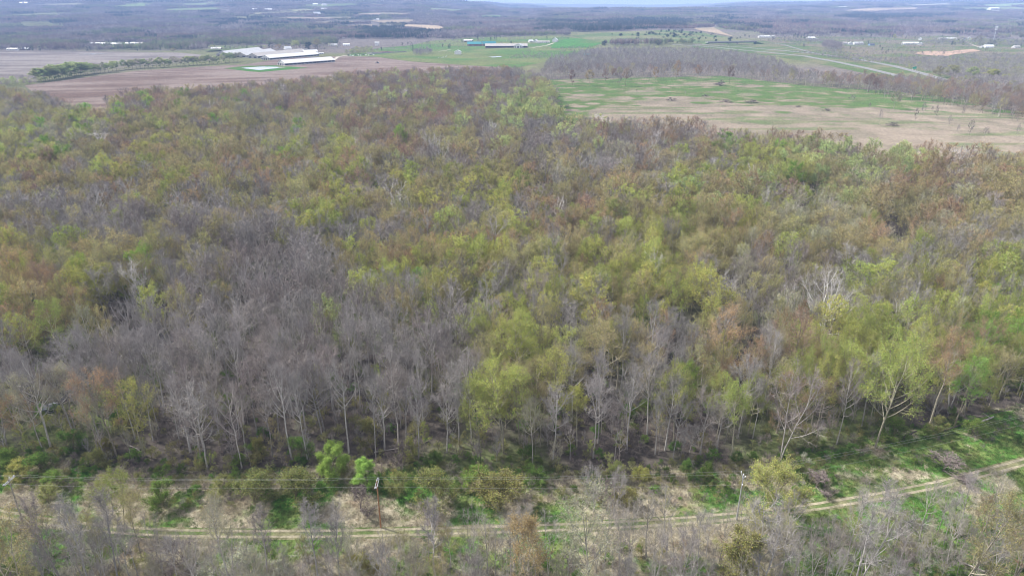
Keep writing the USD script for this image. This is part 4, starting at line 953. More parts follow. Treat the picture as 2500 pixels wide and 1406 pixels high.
for k, (px, fy, w, h, lab) in enumerate([(1640, 246, 30, 7, 'low grey thicket in the green meadow right of the round dead patch'), (1722, 236, 22, 5, 'small grey thicket in the middle of the green meadow'), (1772, 250, 40, 6, 'long grey thicket where the green meadow turns to straw'), (1835, 252, 44, 7, 'wide dark thicket at the edge of the straw, left of two'), (1950, 262, 18, 4, 'little dark thicket in the straw meadow'), (2018, 271, 26, 5, 'dark low thicket alone in the straw meadow'), (2180, 308, 40, 8, 'wide brown thicket at the front of the straw meadow'), (1760, 209, 40, 8, 'spreading grey brush on the pale patch at the back of the meadow')]):
    lone(px, fy, fy - h, 'bare_shrub', 'meadow_bush', lab, 'bush', w, None, k)
hg = np.random.default_rng(33)
HEDGE = np.array([(100, 200), (150, 193), (205, 183), (260, 177), (330, 169), (400, 165), (480, 160), (545, 155), (580, 152)], float)
for k, t in enumerate(np.concatenate([np.linspace(0, 0.28, 26), np.linspace(0.29, 1, 36)])):
    px = 95 + 485 * t
    fy = np.interp(px, HEDGE[:, 0], HEDGE[:, 1]) + hg.uniform(-1.2, 0.8)
    if 285 < px < 300 or 215 < px < 222:
        continue
    big = 36 if px < 205 else (30 if px < 240 else 25)
    s = 'willow' if px < 235 else ('grey_green' if hg.random() < 0.5 else 'willow')
    where = 'dense left part of the hedgerow' if px < 235 else ('middle of the hedgerow between the ploughed fields' if px < 420 else 'hedgerow end near the dairy barns')
    lone(px, fy, fy - big * hg.uniform(0.7, 1.0), s, 'hedgerow_tree', f'{"dense green" if s == "willow" else "thin greenish"} tree in the {where}', 'hedgerow tree', big * hg.uniform(0.9, 1.4), f'trees of the {where}', k)

# junipers dotted over the hill
for k in range(95):
    for _ in range(40):
        px, py = hg.uniform(1480, 1840), hg.uniform(77, 104)
        if hg.random() < math.exp(-((px - 1640) / 90) ** 2 - ((py - 84) / 9) ** 2) + 0.12 and py > 77 + abs(px - 1640) * 0.06:
            break
    lone(px, py, py - hg.uniform(3.0, 6.5), 'conifer', 'juniper', 'small dark juniper on the green hill above the overpass', 'juniper', hg.uniform(4, 8), 'junipers on the green hill', k)
print('bands done')

# --- far woods: clumps of small crowns laid over everything that is not field, road or yard
def clump(key, n, size, tree_r, tree_h, slv, w, colors, g):
    geo = Geo()
    for _ in range(n):
        o = np.r_[g.uniform(-size / 2, size / 2, 2), 0]
        c = np.array(colors[g.integers(len(colors))]) * g.uniform(0.8, 1.2)
        h, r = tree_h * g.uniform(0.7, 1.1), tree_r * g.uniform(0.8, 1.25)
        p = o + np.c_[g.normal(size=(slv, 2)) * r * 0.22, g.uniform(0.25, 0.55, slv) * h]
        e = o + [0, 0, h * 0.62] + unit(g.normal(size=(slv, 3)) * [1, 1, 0.8] + [0, 0, 0.45]) * [r, r, h * 0.38]
        geo.slivers(p, e - p, w * g.uniform(0.7, 1.3, slv), g, np.clip(c * g.uniform(0.75, 1.25, (slv, 1)), 0, 1))
        st = o + np.zeros((1, 3))
        geo.slivers(st, np.array([[0, 0, h * 0.6]]), 0.4, g, np.array(c) * 0.8)
    return plant_kind(key, None, geo)
FARMIX = {'grey': [(0.25, 0.215, 0.205), (0.27, 0.235, 0.22), (0.22, 0.185, 0.18), (0.24, 0.21, 0.19)], 'brown': [(0.23, 0.175, 0.15), (0.25, 0.18, 0.15), (0.22, 0.19, 0.145), (0.21, 0.165, 0.155)],
          'green': [(0.21, 0.22, 0.11), (0.18, 0.20, 0.09), (0.23, 0.21, 0.145), (0.20, 0.23, 0.12)], 'pine': [(0.035, 0.062, 0.035), (0.04, 0.066, 0.038), (0.03, 0.052, 0.032), (0.14, 0.125, 0.105)]}
CL = {}
for fam, cols in FARMIX.items():
    for v in range(3):
        gg = np.random.default_rng(600 + v)
        CL[fam, 'small', v] = clump(f'{fam}_clump_small_{v}', 20, 40, 4.6, 17, 46, 0.62, cols, gg)
        CL[fam, 'large', v] = clump(f'{fam}_clump_large_{v}', 70, 96, 6.0, 18, 16, 2.2, cols, gg)
ex = [p for k in ('ploughed_field', 'pasture', 'field', 'meadow', 'verge', 'pond_bank', 'road', 'bare_ground', 'wet_ground') for p in AREAS.get(k, [])]
PINES = [world_poly(p) for p in ([(1335, 76), (1350, 57), (1480, 56), (1560, 48), (1690, 52), (1690, 66), (1560, 74), (1450, 80)], [(880, 92), (890, 74), (960, 68), (1010, 82), (1060, 74), (1070, 84), (1010, 99), (970, 102)], [(1285, 74), (1310, 58), (1340, 58), (1330, 76)], [(600, 66), (640, 44), (655, 44), (650, 70)], [(2040, 48), (2080, 34), (2280, 40), (2240, 52)], [(500, 70), (530, 45), (560, 48), (560, 75)], [(270, 46), (300, 34), (360, 36), (340, 44)])]
GREENS = [world_poly(p) for p in ([(230, 125), (250, 114), (420, 108), (480, 118), (420, 128)], [(700, 122), (720, 98), (800, 94), (830, 118)], [(2240, 118), (2260, 104), (2500, 98), (2600, 112), (2560, 125), (2450, 122)], [(0, 118), (0, 100), (90, 102), (90, 122)], [(900, 58), (910, 42), (980, 42), (970, 56)])]
def far_woods(name, step, y0, y1, size, label, g):
    rows, q = np.arange(y0, y1, step), []
    for y in rows:
        half = 0.86 * y + 120
        x = np.arange(-half, half, step) + g.uniform(0, step)
        q.append(np.c_[x, np.full(len(x), y)])
    q = np.vstack(q)
    q += g.uniform(-.4, .4, q.shape) * step
    px, py, _ = project(np.c_[q, hgt(q[:, 0], q[:, 1])])
    ok = (px > -160) & (px < 2660) & (py < 150) & (py > -60)
    ok &= ~((py > 96) & (px > 820) & (px < 1480)) & ~((py > 112) & (px > 490))
    ok &= ~((px > 1380) & (px < 1870) & (py > 72) & (py < 100) & (py > 74 + abs(px - 1640) * 0.03 - 2)) & ~((px < 500) & (py > 123))
    for a in ex:
        a = a.buffer(step * 0.38)
        ok &= ~contains_xy(a, q[:, 0], q[:, 1])
    # thin out the settled ground by the houses
    settled = (px > 1830) & (py > 84) & (py < 112)
    ok &= ~(settled & (g.random(len(q)) < 0.75))
    q, px, py = q[ok], px[ok], py[ok]
    fam = np.where(fbm2(q, 300, 71) > 0.52, 1, 0)
    fam = np.where(fbm2(q, 160, 72) > 0.61, 2, fam)
    fam = np.where((fbm2(q, 130, 73) > 0.645) & (g.random(len(q)) < 0.6), 3, fam)
    for a in GREENS:
        fam = np.where(contains_xy(a, q[:, 0], q[:, 1]) & (g.random(len(q)) < 0.7), 2, fam)
    for a in PINES:
        fam = np.where(contains_xy(a, q[:, 0], q[:, 1]) & (g.random(len(q)) < 0.8), 3, fam)
    f = list(FARMIX)
    protos = [CL[k, size, v] for k in f for v in range(3)]
    idx = fam * 3 + g.integers(0, 3, len(q))
    sc = g.uniform(0.8, 1.15, len(q)) * np.where(fam == 3, 1.15, 1.0)
    scatter(name, protos, idx, np.c_[q, hgt(q[:, 0], q[:, 1]) - 0.5], g.uniform(0, 6.28, len(q)), np.c_[np.ones(len(q)), np.ones(len(q)), sc], label)
    return len(q)
gf = np.random.default_rng(88)
n1 = far_woods('far_woods', 34, 1380, 2650, 'small', 'hazy grey-mauve woods with dark pines beyond the farms', gf)
n2 = far_woods('distant_woods', 86, 2650, 9500, 'large', 'blue-grey woods covering the far hillsides and ridges', gf)
print('far clumps', n1, n2)

# --- brush: shrubs on the wood edge one by one, and undergrowth as a mass
BR = {'twig': ((0.20, 0.168, 0.155), None), 'olive': ((0.23, 0.21, 0.125), (0.255, 0.27, 0.09)), 'green': ((0.18, 0.17, 0.09), (0.14, 0.235, 0.05)), 'yellow': ((0.24, 0.21, 0.11), (0.30, 0.30, 0.08)), 'silver': ((0.38, 0.36, 0.31), (0.35, 0.36, 0.24))}
SHRUB = {}
for k, (tw, lf) in BR.items():
    for v in range(3):
        SHRUB[k, v] = plant_kind(f'shrub_{k}_{v}', *grow('bush', 'brush', np.random.default_rng(700 + v), tw, tw, lf, {'silver': 0.5, 'olive': 0.9, 'green': 1.8, 'yellow': 0.9}.get(k, 0), {'green': .9}.get(k, 0.7), 1.0))
FULL = {}
for k, (tw, lf) in BR.items():
    for v in range(2):
        FULL[k, v] = plant_kind(f'full_shrub_{k}_{v}', *grow('bush', 'mid', np.random.default_rng(760 + v), np.array(tw) * 0.9, tw, lf, {'silver': 0.9, 'olive': 1.8, 'green': 2.2, 'yellow': 1.6}.get(k, 0), 0.55, 1.0))
def shrub(px, fy, wpx, hpx, kind, label, v=0):
    p = G(px, fy)[0]
    dep = project(p + [0, 0, 1])[2]
    s, h = wpx * dep / FPX / 5.6, max(top_z(fy - hpx, p[0], p[1]), 0.8) / 6.0
    return instance('shrub', FULL[kind, v % 2], (p[0], p[1], -0.05), (px * 3.1) % 6.28, (s, s, h), label, 'shrub', None)
for k, (px, fy, w, h, kind, lab) in enumerate([
        (620, 1232, 110, 72, 'olive', 'wide olive-green shrub left of the vivid green pair'), (722, 1225, 120, 74, 'olive', 'wide olive-green shrub right under the larger vivid green tree'), (548, 1210, 60, 40, 'olive', 'low olive shrub at the left end of the shrub row'),
        (880, 1248, 80, 62, 'twig', 'brownish twiggy shrub just left of the middle pole'), (975, 1215, 60, 52, 'olive', 'small olive shrub right behind the middle pole'), (1062, 1232, 110, 84, 'olive', 'large rounded olive shrub right of the middle pole'),
        (1222, 1246, 140, 76, 'olive', 'biggest spreading olive shrub, left of the golden-brown foreground tree'), (1160, 1190, 80, 44, 'green', 'low bright green shrub behind the big spreading one'), (402, 1240, 70, 56, 'green', 'round mid green shrub right of the golden-yellow tree'),
        (100, 1150, 80, 40, 'green', 'fresh green shrub at the far left wood edge'), (60, 1165, 70, 36, 'yellow', 'yellowish shrub beside the left pole top'), (22, 1150, 70, 42, 'green', 'fresh green shrub against the left frame'), (130, 1190, 60, 34, 'green', 'low green shrub right of the left pole'),
        (240, 1140, 60, 40, 'olive', 'olive shrub behind the golden-yellow tree'), (180, 1095, 60, 44, 'green', 'green shrub inside the left woods'), (262, 1110, 50, 38, 'yellow', 'mustard shrub inside the left woods'), (120, 1230, 60, 40, 'olive', 'olive shrub in the dead grass right of the left pole'),
        (640, 1130, 60, 52, 'olive', 'tall olive shrub in the woods above the shrub row'), (735, 1120, 60, 52, 'green', 'dark green shrub in the woods left of the larger vivid tree'), (900, 1080, 70, 56, 'olive', 'olive shrub in the woods above the smaller vivid tree'), (1010, 1120, 50, 46, 'yellow', 'yellowish shrub by the fallen grey branches'),
        (980, 1150, 70, 60, 'twig', 'reddish tangled shrub right of the smaller vivid tree'), (1060, 1150, 50, 40, 'green', 'small green shrub in the brush right of the tangled one'), (1500, 1170, 50, 40, 'olive', 'olive shrub at the wood edge behind the two grey corridor trees'), (1560, 1180, 60, 34, 'yellow', 'mustard shrub at the wood edge right of the two grey corridor trees'),
        (1672, 1170, 36, 46, 'green', 'narrow vivid green shrub at the wood edge'), (1720, 1180, 36, 48, 'green', 'second narrow green shrub near the right-hand pole'), (1470, 1232, 80, 56, 'twig', 'dead pinkish shrub between the two grey corridor trees'), (1530, 1240, 60, 40, 'olive', 'low olive shrub right of the dead pinkish one'),
        (1990, 1190, 90, 40, 'twig', 'flattened grey shrub in the grass right of the big yellow-green tree'), (2075, 1112, 40, 24, 'green', 'small dark green shrub on the edge of the leaf litter'), (2300, 1150, 120, 42, 'twig', 'brown bramble shrub in the right-hand grass'), (2370, 1062, 60, 36, 'green', 'green shrub by the fallen logs on the right'),
        (2180, 1068, 70, 46, 'green', 'dark green low shrub under the large yellow-green tree'), (2290, 1060, 50, 36, 'olive', 'olive shrub by the dark logs'), (1540, 1095, 60, 50, 'twig', 'grey twiggy shrub inside the woods behind the corridor trees'), (1310, 1175, 60, 34, 'green', 'low green shrub at the wood edge right of the big spreading shrub'),
        (620, 1420, 110, 70, 'silver', 'silvery-green willow shrub at the bottom of the frame'), (530, 1440, 90, 60, 'silver', 'pale silver shrub left of the silvery-green one'), (680, 1440, 80, 60, 'silver', 'pale silver shrub right of the silvery-green one'), (885, 1430, 70, 78, 'yellow', 'pale yellow shrub at the bottom below the middle pole'),
        (450, 1370, 120, 50, 'twig', 'reddish-brown brush thicket in the foreground left'), (1020, 1440, 60, 90, 'twig', 'mauve foreground brush right of the pale yellow shrub')]):
    shrub(px, fy, w, h, kind, lab, k)

gu = np.random.default_rng(44)
def brush(name, poly, step, kinds, lo, hi, label, drop=None):
    q = jittered(poly, step, gu)
    if drop is not None:
        q = q[~drop(q)]
    ks = gu.choice(len(BR), len(q), p=kinds)
    protos = [SHRUB[k, v] for k in BR for v in range(3)]
    h = gu.uniform(lo, hi, len(q)) / 6.0
    return scatter(name, protos, ks * 3 + gu.integers(0, 3, len(q)), np.c_[q, np.full(len(q), -0.05)], gu.uniform(0, 6.28, len(q)), np.c_[h * gu.uniform(0.8, 1.5, len(q)), h * gu.uniform(0.8, 1.5, len(q)), h], label)
near_woods = WOODS.intersection(Polygon([(-300, 0), (300, 0), (300, 195), (-300, 195)]))
edge_strip = WOODS.buffer(13).difference(WOODS.buffer(-2)).intersection(Polygon([(-300, 0), (300, 0), (300, 240), (-300, 240)]))
brush('undergrowth', near_woods, 3.4, [.50, .30, .14, .04, .02], 1.0, 3.8, 'tangled leafless undergrowth with some fresh green on the woodland floor')
brush('thicket', edge_strip, 2.0, [.30, .40, .22, .06, .02], 0.9, 2.3, 'brush along the wood edge beside the power line corridor', lambda q: ((q[:, 0] > 75) & (gu.random(len(q)) < 0.75)) | (gu.random(len(q)) < 0.15))
q = jittered(near_woods.intersection(Polygon([(-300, 0), (300, 0), (300, 200), (-300, 200)])), 6.2, gu)
hq = gu.uniform(0.2, 0.46, len(q))
tree_mass('saplings', q, gu.choice(len(S), len(q), p=mix(G=.38, M=.42, D=.1, Y=.06, O=.04)), np.full(len(q), 2), hq, hq * gu.uniform(0.6, 1.1, len(q)), gu.uniform(0, 6.28, len(q)), 'thin young trees growing under the near woods', gu)
FRONT = world_poly([(-200, 1335), (300, 1352), (700, 1358), (1200, 1350), (1600, 1340), (1900, 1318), (2150, 1295), (2400, 1258), (2600, 1205), (2700, 1480), (1250, 1560), (-200, 1480)], rough=2)
brush('thicket', FRONT, 2.3, [.50, .24, .08, .06, .12], 1.0, 3.2, 'grey tangled thicket in the foreground in front of the lane')
gt = np.random.default_rng(45)
q = jittered(FRONT.buffer(-1.5), 4.1, gt)
q = q[free_of_heroes(q)]
lsp = gt.choice(len(S), len(q), p=mix(L=.60, G=.12, M=.08, D=.12, O=.06, R=.02))
hh = gt.uniform(0.32, 0.84, len(q))
for k in range(len(q)):
    s = S[lsp[k]]
    path, H, CR = KIND[s, 'near', k % 2]
    x0 = project(np.array([q[k, 0], q[k, 1], 8.0]))[0]
    if not -60 < x0 < 2560:
        continue
    part = 'left of the middle pole' if x0 < 900 else ('between the middle pole and the right-hand pole' if x0 < 1800 else 'right of the right-hand pole')
    instance('foreground_tree', path, (q[k, 0], q[k, 1], -0.05), gt.uniform(0, 6.28), (hh[k] * 0.85, hh[k] * 0.85, hh[k] * 20.5 / H), worded(sized(hh[k] * 1.75, 1), LOOKS_LIKE[s], beside(x0, 1330 + (110 - q[k, 1]) * 9, FRONT_HERO)), 'young tree', f'young {LOOKS_LIKE[s]}s in the foreground {part}')

# --- grass tufts
def tuft(key, n, r, h, w, col, g, lay):
    geo = Geo()
    p = np.c_[g.normal(size=(n, 2)) * r * 0.5, np.zeros(n) - 0.02]
    d = unit(np.c_[g.normal(size=(n, 2)) * lay + [0.25 * lay, 0], np.ones(n)]) * (h * g.uniform(0.5, 1.2, n))[:, None]
    geo.slivers(p, d, w, g, np.clip(np.array(col) * g.uniform(0.7, 1.25, (n, 1)), 0, 1))
    return plant_kind(key, None, geo)
STRAW = [tuft(f'straw_tuft_{v}', 46, 0.55, 0.85, 0.05, [(0.41, 0.368, 0.265), (0.33, 0.295, 0.21), (0.44, 0.405, 0.30)][v], np.random.default_rng(50 + v), 1.3) for v in range(3)]
BLADE = [tuft(f'green_tuft_{v}', 46, 0.5, 0.5, 0.05, [(0.10, 0.185, 0.05), (0.135, 0.195, 0.06), (0.18, 0.205, 0.085)][v], np.random.default_rng(60 + v), 0.7) for v in range(3)]
q = jittered(corr.buffer(1.5), 0.85, gt)
dl, _ = _lane_tree.query(q)
q = q[dl > 1.55]
gc, _ = green_cover(q)
is_green = gc + gt.normal(size=len(q)) * 0.05 > 0.525
for name, sel, protos, lab in (('dead_grass', ~is_green, STRAW, 'matted straw-coloured dead grass in the power line corridor'), ('green_grass', is_green, BLADE, 'patches of fresh green grass in the power line corridor')):
    p = q[sel]
    p = p[gt.random(len(p)) < 0.8]
    s = gt.uniform(0.6, 1.4, len(p))
    scatter(name, protos, gt.integers(0, 3, len(p)), np.c_[p, np.full(len(p), 0.05)], gt.uniform(0, 6.28, len(p)), s, lab)
print('near brush done')

# ------------------------------------------------------------------ power line: poles, cross-arms, insulators, wires
flat_look('old_wood', (0.24, 0.21, 0.18), 0.9, vary=0.25, scale=3)
flat_look('brown_wood', (0.27, 0.145, 0.075), 0.9, vary=0.25, scale=3)
flat_look('weathered', (0.29, 0.29, 0.30), 0.85, vary=0.2, scale=4)
flat_look('porcelain', (0.5, 0.51, 0.53), 0.3)
flat_look('wire_metal', (0.5, 0.5, 0.47), 0.5, 0.3)
def tube_mesh(p, r, sides=8):
    geo = Geo()
    geo.tube(p, r, sides, (0, 0, 0))
    return geo.mesh()[0]
def capped(h, r0, r1, sides=12):
    m = trimesh.creation.cylinder(radius=1.0, height=1.0, sections=sides)
    v = m.vertices
    k = np.where(v[:, 2] > 0, r1, r0)
    return trimesh.Trimesh(np.c_[v[:, 0] * k, v[:, 1] * k, (v[:, 2] + 0.5) * h], m.faces, process=False)
def box(w, d, h, at=(0, 0, 0)):
    m = trimesh.creation.box((w, d, h))
    m.apply_translation(at)
    return m
def insulator(at):
    m = trimesh.creation.revolve(np.array([[0, 0], [0.05, 0], [0.05, 0.05], [0.13, 0.08], [0.06, 0.13], [0.12, 0.17], [0.06, 0.22], [0.1, 0.27], [0.04, 0.33], [0, 0.34]]), sections=10)
    m.apply_translation(at)
    return m
POLES = [((-178.0, 117.0), 11.6, 'old_wood', 0, None), (tuple(G(58, 1279)[0][:2]), 11.6, 'old_wood', 2, 'grey wooden power pole with doubled cross-arm at the left of the lane'), (tuple(G(930, 1288)[0][:2]), 11.8, 'brown_wood', 2, 'reddish-brown middle power pole standing in the straw by the lane'),
         ((47.4, 114.8), 11.6, 'weathered', 3, 'pale grey right-hand power pole rising from the big yellow-green tree'), ((124.0, 137.0), 11.6, 'old_wood', 0, None)]
attach = []
for k, ((x, y), h, mat, arms, lab) in enumerate(POLES):
    a = np.array(POLES[max(k - 1, 0)][0])
    b = np.array(POLES[min(k + 1, 4)][0])
    th = math.atan2(*(b - a)[::-1])          # along the line
    c, s = math.cos(th + math.pi / 2), math.sin(th + math.pi / 2)
    z = h - 0.55 if k != 3 else h + 0.1
    ends = [(x + c * o, y + s * o, zz) for o, zz in ((-1.45, z + 0.42), (0.35, (h + 0.36 if k != 3 else z + 0.42)), (1.45, z + 0.42))]
    if k == 3:
        ends = [(x - c * 0.2, y - s * 0.2, h - 2.2), (x + c * 0.0, y + s * 0.0, h + 0.36), (x + c * 1.0, y + s * 1.0, h + 0.3)]
    attach.append(ends)
    if lab is None:
        continue
    t = thing('power_pole', (x, y, 0), th, lab, 'power pole')
    lean = R(1.5 * (-1) ** k)
    pole = capped(h + 0.5, 0.17, 0.11)
    pole.apply_translation((0, 0, -0.5))
    obj('pole', pole, mat, t, smooth=40)
    if arms == 2:
        for o in (-0.19, 0.19):
            obj('cross_arm', box(0.10, 3.1, 0.13, (o, 0, h - 0.55)), 'weathered', t)
        for yy in (-1.45, 1.45):
            obj('insulator', insulator((0, yy, h - 0.48)), 'porcelain', t)
            obj('bracket', box(0.5, 0.12, 0.05, (0, yy, h - 0.50)), 'weathered', t)
        obj('insulator', insulator((0, 0.35, h - 0.1)), 'porcelain', t)
        for sgn in (-1, 1):
            obj('brace', tube_mesh(np.array([[0.2, sgn * 0.95, h - 0.55], [0.13, 0, h - 1.35]]), 0.022, 5), 'weathered', t)
        if mat == 'brown_wood':
            obj('band', capped(0.16, 0.165, 0.163), 'porcelain', t).GetPrim() if False else None
    else:
        obj('cross_arm', tube_mesh(np.array([[0, 0, h - 0.9], [0, -0.75, h + 0.05]]), 0.07, 6), 'weathered', t)
        obj('cross_arm', tube_mesh(np.array([[0, 0, h - 0.9], [0, 0.95, h - 0.05]]), 0.07, 6), 'weathered', t)
        for at in ((0, -0.75, h + 0.05), (0, 0.0, h), (0, 0.95, h - 0.05)):
            obj('insulator', insulator(at), 'porcelain', t)
        obj('insulator', insulator((0, -0.2, h - 2.4)), 'porcelain', t)
WN = ['nearest the camera', 'in the middle', 'farthest from the camera']
SP = ['running off the left of the frame', 'from the left pole to the middle pole', 'from the middle pole to the right-hand pole', 'right of the right-hand pole']
for k in range(4):
    for w in range(3):
        a, b = np.array(attach[k][w]), np.array(attach[k + 1][w])
        u = np.linspace(0, 1, 25)
        p = a + (b - a) * u[:, None]
        p[:, 2] -= 4 * u * (1 - u) * (0.75 if k != 2 else 0.65)
        o = obj('power_wire', tube_mesh(p, 0.010, 4), 'wire_metal')
        tag(o, f'thin power wire {SP[k]}, {WN[w]}', 'wire', 'power line wires')

# fallen wood
flat_look('dead_wood', (0.34, 0.31, 0.28), 0.9, vary=0.25, scale=2)
flat_look('dark_wood', (0.07, 0.06, 0.05), 0.9, vary=0.3, scale=2)
for (a, b, r, mat, lab, br) in [((2385, 1037), (2425, 1022), 0.28, 'dead_wood', 'pale fallen log at the right-hand wood edge', 1), ((2290, 1056), (2352, 1038), 0.22, 'dark_wood', 'dark fallen log in the leaf litter on the right', 1), ((2205, 1072), (2235, 1058), 0.3, 'dark_wood', 'short dark log under the large yellow-green tree', 1),
                            ((915, 1105), (1010, 1092), 0.16, 'dead_wood', 'fallen grey branch lying in the brush above the smaller vivid tree', 5), ((700, 1180), (725, 1150), 0.16, 'dark_wood', 'dark leaning dead trunk left of the larger vivid tree', 2), ((255, 1152), (300, 1147), 0.14, 'dead_wood', 'thin fallen branch at the wood edge behind the golden-yellow tree', 3),
                            ((310, 1085), (345, 1105), 0.12, 'dead_wood', 'bleached fallen branches inside the left woods', 5), ((2340, 1370), (2410, 1404), 0.2, 'dead_wood', 'pale fallen trunk in the bottom right thicket', 2), ((1410, 935), (1350, 975), 0.15, 'dead_wood', 'leaning dead stem behind the narrow yellow tree', 2)]:
    p0, p1 = G(*a)[0] + [0, 0, r], G(*b)[0] + [0, 0, r * 2 + (1.2 if 'leaning' in lab else 0.2)]
    t = thing('fallen_log', p0, 0, lab, 'log')
    u = np.linspace(0, 1, 6)[:, None]
    gg = np.random.default_rng(int(a[0]))
    path = (p1 - p0) * u + np.c_[gg.normal(size=(6, 2)) * 0.12, np.zeros(6)]
    obj('trunk', tube_mesh(path, np.linspace(r, r * 0.55, 6), 8), mat, t)
    for _ in range(br):
        k = gg.integers(2, 6)
        e = path[k] + gg.normal(size=3) * [1.6, 1.0, 0.4] + [0, 0, 1.0]
        obj('branch', tube_mesh(np.array([path[k], (path[k] + e) / 2 + gg.normal(size=3) * 0.2, e]), np.array([r * 0.4, r * 0.3, 0.03]), 5), mat, t)

# ------------------------------------------------------------------ buildings
flat_look('white_metal', (0.56, 0.57, 0.58), 0.5, vary=0.05, scale=0.3)
flat_look('grey_roof', (0.40, 0.40, 0.405), 0.55, vary=0.1, scale=0.2)
flat_look('dull_roof', (0.34, 0.315, 0.295), 0.6, vary=0.12, scale=0.2)
flat_look('white_wall', (0.58, 0.57, 0.55), 0.7, vary=0.06)
flat_look('teal_roof', (0.04, 0.20, 0.22), 0.5)
flat_look('blue_wall', (0.16, 0.24, 0.36), 0.6)
flat_look('brown_wall', (0.17, 0.12, 0.09), 0.8)
flat_look('dark_roof', (0.10, 0.10, 0.10), 0.8)
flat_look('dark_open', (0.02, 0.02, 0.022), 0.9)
flat_look('hut_grey', (0.15, 0.165, 0.185), 0.8)
flat_look('red_wall', (0.25, 0.06, 0.045), 0.8)
look('pane_glass', {'p': ('principled_bsdf', {'base_color': (0.03, 0.035, 0.045), 'roughness': 0.1})}, [])

def gable_walls(l, w, e, rdg, x0=0.0, sink=1.2):
    """outside walls and gable triangles, length along x"""
    P = np.array([(w / 2 * s, z) for s, z in ((-1, -sink), (1, -sink), (1, e))] + [(0, rdg)] + [(-w / 2, e)])
    m = trimesh.creation.extrude_polygon(Polygon(P), l, engine='earcut')
    v = m.vertices
    return trimesh.Trimesh(np.c_[v[:, 2] - l / 2 + x0, v[:, 0], v[:, 1]], m.faces, process=False)
def roof_slabs(l, w, e, rdg, over=0.5, th=0.22):
    sl = (rdg - e) / (w / 2)
    P = [(-w / 2 - over, e - over * sl + 0.03), (0, rdg + 0.03), (w / 2 + over, e - over * sl + 0.03), (w / 2 + over, e - over * sl + th), (0, rdg + th), (-w / 2 - over, e - over * sl + th)]
    m = trimesh.creation.extrude_polygon(Polygon(P), l + 2 * over, engine='earcut')
    v = m.vertices
    return trimesh.Trimesh(np.c_[v[:, 2] - l / 2 - over, v[:, 0], v[:, 1]], m.faces, process=False)

def building(name, at, heading, l, w, e, rdg, wall, roof, label, cat, group=None, windows=3, doors=1, open_side=False, chimney=False, end_bays=0, cupolas=0):
    t = thing(name, at, heading, label, cat, group)
    obj('wall', gable_walls(l, w, e, rdg), wall, t)
    r = obj('roof', roof_slabs(l, w, e, rdg), roof, t)
    if chimney:
        obj('chimney', box(0.9, 0.9, 2.2, (l * 0.2, w * 0.12, rdg + 0.3)), 'red_wall', r)
    for k in range(cupolas):
        x = -l / 2 + l * (k + 0.5) / cupolas
        obj('vent', box(3, 1.2, 0.8, (x, 0, rdg + 0.55)), roof, r)
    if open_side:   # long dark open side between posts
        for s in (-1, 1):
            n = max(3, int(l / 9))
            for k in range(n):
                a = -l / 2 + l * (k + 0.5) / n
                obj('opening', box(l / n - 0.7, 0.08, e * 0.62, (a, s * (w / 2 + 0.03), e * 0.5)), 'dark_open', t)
    else:
        for s in (-1, 1):
            for k in range(windows):
                a = -l / 2 + l * (k + 0.5) / windows
                if s < 0 and doors and k == windows // 2:
                    obj('door', box(1.1, 0.1, 2.1, (a, s * (w / 2 + 0.04), 1.05)), 'brown_wall', t)
                    continue
                f = obj('window', box(min(1.6, l / windows * 0.5), 0.1, 1.3, (a, s * (w / 2 + 0.03), e * 0.58)), 'dark_steel' if wall == 'white_wall' else 'white_wall', t)
                obj('pane', box(min(1.6, l / windows * 0.5) - 0.25, 0.06, 1.05, (a, s * (w / 2 + 0.07), e * 0.58)), 'pane_glass', f)
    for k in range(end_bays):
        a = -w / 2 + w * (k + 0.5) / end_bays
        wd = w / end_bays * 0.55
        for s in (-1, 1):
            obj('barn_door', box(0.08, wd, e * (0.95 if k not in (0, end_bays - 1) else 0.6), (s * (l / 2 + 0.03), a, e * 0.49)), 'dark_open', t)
    return t

def span(front, back):
    a, b = G(*front)[0], G(*back)[0]
    v = b - a
    return (a + b) / 2, math.atan2(v[1], v[0]), float(np.hypot(v[0], v[1]))
def barn(front, back, w, e, rdg, wall, roof, label, **kw):
    c, th, l = span(front, back)
    return building('dairy_barn', c, th, l, w, e, rdg, wall, roof, label, 'barn', None, **kw)
barn((687, 160.5), (809, 151.5), 22, 4.2, 9.6, 'white_wall', 'white_metal', 'long white barn with a bright roof and dark open side, beside the farm pond', open_side=True, end_bays=4)
barn((543, 138.5), (632, 128), 30, 4.5, 11.5, 'dull_roof', 'grey_roof', 'leftmost big grey-roofed dairy barn with zigzag gable', open_side=True, end_bays=2)
barn((588, 141), (662, 130.5), 26, 4.5, 10.5, 'dull_roof', 'grey_roof', 'second grey-roofed dairy barn from the left, gable beside the leftmost', open_side=True, end_bays=2)
barn((617, 143), (738, 131), 26, 4.5, 10.5, 'dull_roof', 'dull_roof', 'third dairy barn from the left, with a dull pinkish-grey roof', open_side=True, end_bays=2)
barn((648, 147), (769, 137), 24, 4.2, 9.5, 'white_wall', 'white_metal', 'long white dairy barn in front of the grey-roofed ones', open_side=True, end_bays=4)
